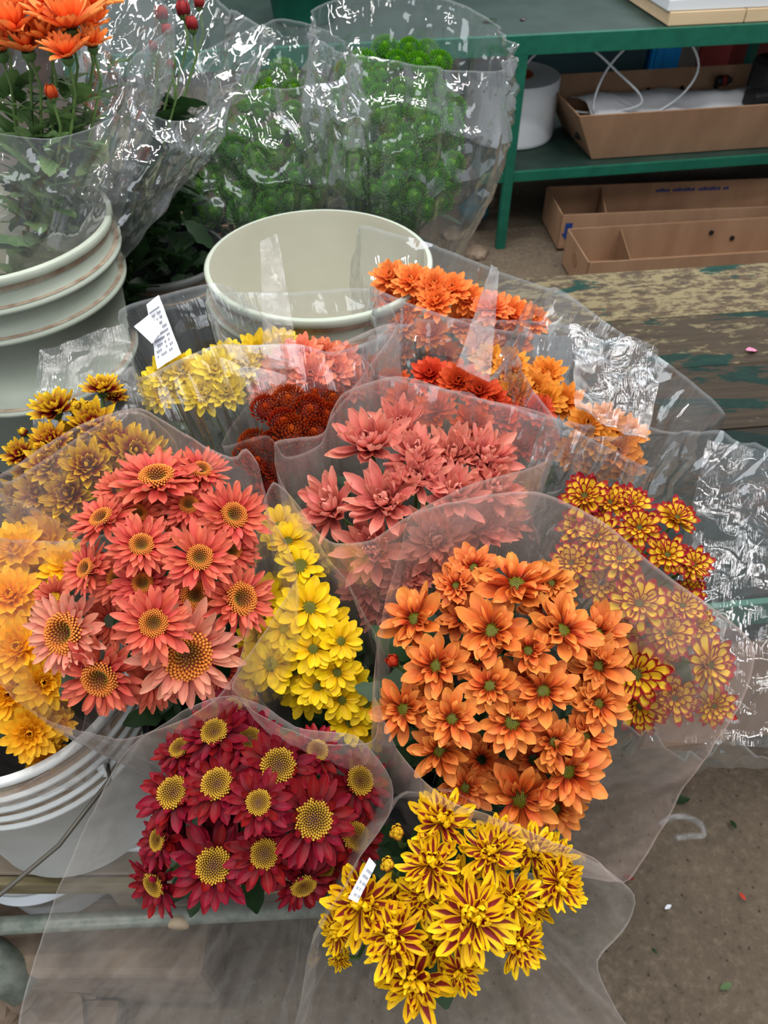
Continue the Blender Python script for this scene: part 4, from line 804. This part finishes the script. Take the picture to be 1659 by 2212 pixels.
film('crinkled clear film sleeve around the left green bunch', [(440,110,.10),(590,40,.12),(690,60,.10),(745,110,.0),(735,170,-.12),(640,190,-.2),(500,200,-.2),(390,260,-.14),(370,200,.0)], 1.5, Vector((-.19,1.49,.80)), m='crisp', seed=16, crease=1.0, wr=.010, nU=150, nV=56, base_r=.13, s0=0, bulge=.03)
film('crinkled clear film sleeve around the right green bunch', [(700,10,.1),(850,-30,.12),(1000,10,.1),(1088,85,.05),(1075,150,-.1),(960,150,-.16),(840,130,-.2),(730,110,-.18),(690,60,-.02)], 1.46, Vector((.02,1.50,.80)), m='crisp', seed=17, crease=1.0, wr=.010, nU=150, nV=56, base_r=.13, s0=0, bulge=.03)
film('clear film sleeve around the tall orange flowers at top left', [(-150,-120,.14),(150,-140,.16),(365,20,.10),(350,70,.04),(275,135,-.0),(255,240,-.03),(100,300,-.06),(-120,240,-.06),(-200,0,.0)], 1.08, Vector((-.61,1.13,.98)), base_r=.13, s0=0, m='clear', seed=18, crease=.8, wr=.008)
film('clear film sleeve around the thin-stemmed red buds, with a pointed corner', [(250,-90,.1),(430,-50,.12),(480,0,.1),(582,78,.05),(480,180,.0),(400,260,-.03),(300,250,-.04),(250,100,.0)], 1.22, Vector((-.50,1.16,.98)), base_r=.055, s0=0, m='crisp', seed=19, crease=1.0, wr=.010, sharp=.6)
# loose film pieces
sheet('loose_film', 'upright strip of clear film standing in front of the empty bucket', 'film strip', [P(570,800,.97), P(650,800,.97), P(600,505,1.02), P(562,520,1.02)], M['clear'], wr=.006)
sheet('loose_film', 'sheet of clear film over the worn table at the right edge', 'film sheet', [P(1380,1600,.86), P(1740,1620,.84), P(1760,1000,.95), P(1520,960,.97)], M['crisp'], wr=.012, nU=40, nV=40, seed=5)
sheet('loose_film', 'thin film scrap leaning on the left white bucket', 'film scrap', [P(60,1010,.96), P(330,930,.96), P(270,700,1.05), P(90,760,1.05)], M['clear'], wr=.008, seed=8)
sheet('loose_film', 'narrow shiny fold of film added for highlights over the rear orange bunch', 'film strip', [P(985,800,.94), P(1060,822,.93), P(1078,590,.99), P(1062,570,1.0)], M["glare"], wr=.014, seed=11)  # extra film strip, put in to catch highlights
sheet('loose_film', 'shiny crumpled film added for highlights between the amber bunch and the table', 'film sheet', [P(1240,900,.90), P(1400,950,.90), P(1420,760,.97), P(1220,720,.97)], M['glare'], wr=.014, seed=14, nU=34, nV=34)  # another added piece of film, there for its highlights
tw = G(); c0 = PZ(1470, 1795, .35)
tw.tube(catmull([c0+Vector(q) for q in ((-.03, .01, 0), (.0, .02, .01), (.035, .012, .0), (.036, -.005, -.005), (.01, -.008, .0), (-.02, -.012, .005))], 26)[:22], .006, 7)
link('film_twist', tw.out('film_twist', 'crisp', True), label='twisted end of clear film at the right corner of the orange sleeve', cat='film twist')
# paper tags stuck on the sleeves
def tag_(label, corners, lines, seed=3):
    o = sheet('paper_tag', label, 'tag', corners, 'label', 10, 14, .003, seed)
    a, b, c, d = corners; g = G(); nrm = (b-a).cross(d-a).normalized()
    if nrm.dot(CAM-a) < 0: nrm = -nrm
    for k in range(lines):
        t = .12+.75*k/lines
        for s in range(9):
            if rnd.random() < .8:
                s0 = .12+s*.085; q = a.lerp(b, s0).lerp(d.lerp(c, s0), t)+nrm*.005; e = (b-a)*.06; f_ = (d-a)*.35/lines
                g.add([q, q+e, q+e+f_, q+f_], [(0, 1, 2, 3)])
    link('printed_line', g.out('printed_line', 'ink'), o, kind='stuff')
tag_('long white printed paper tag on the rear yellow sleeve', [P(342,800,.985), P(394,768,.985), P(345,640,1.03), P(318,660,1.03)], 10)
sheet('paper_tag', 'blank white folded sticker beside the long printed tag', 'tag', [P(328,742,.985), P(350,712,.985), P(322,678,1.0), P(290,706,1.0)], 'label', 6, 6, .002, 9)
tag_('white barcode sticker on the film between the crimson and yellow bunches', [P(752,1940,.575), P(772,1950,.575), P(812,1868,.585), P(798,1852,.585)], 5, 6)
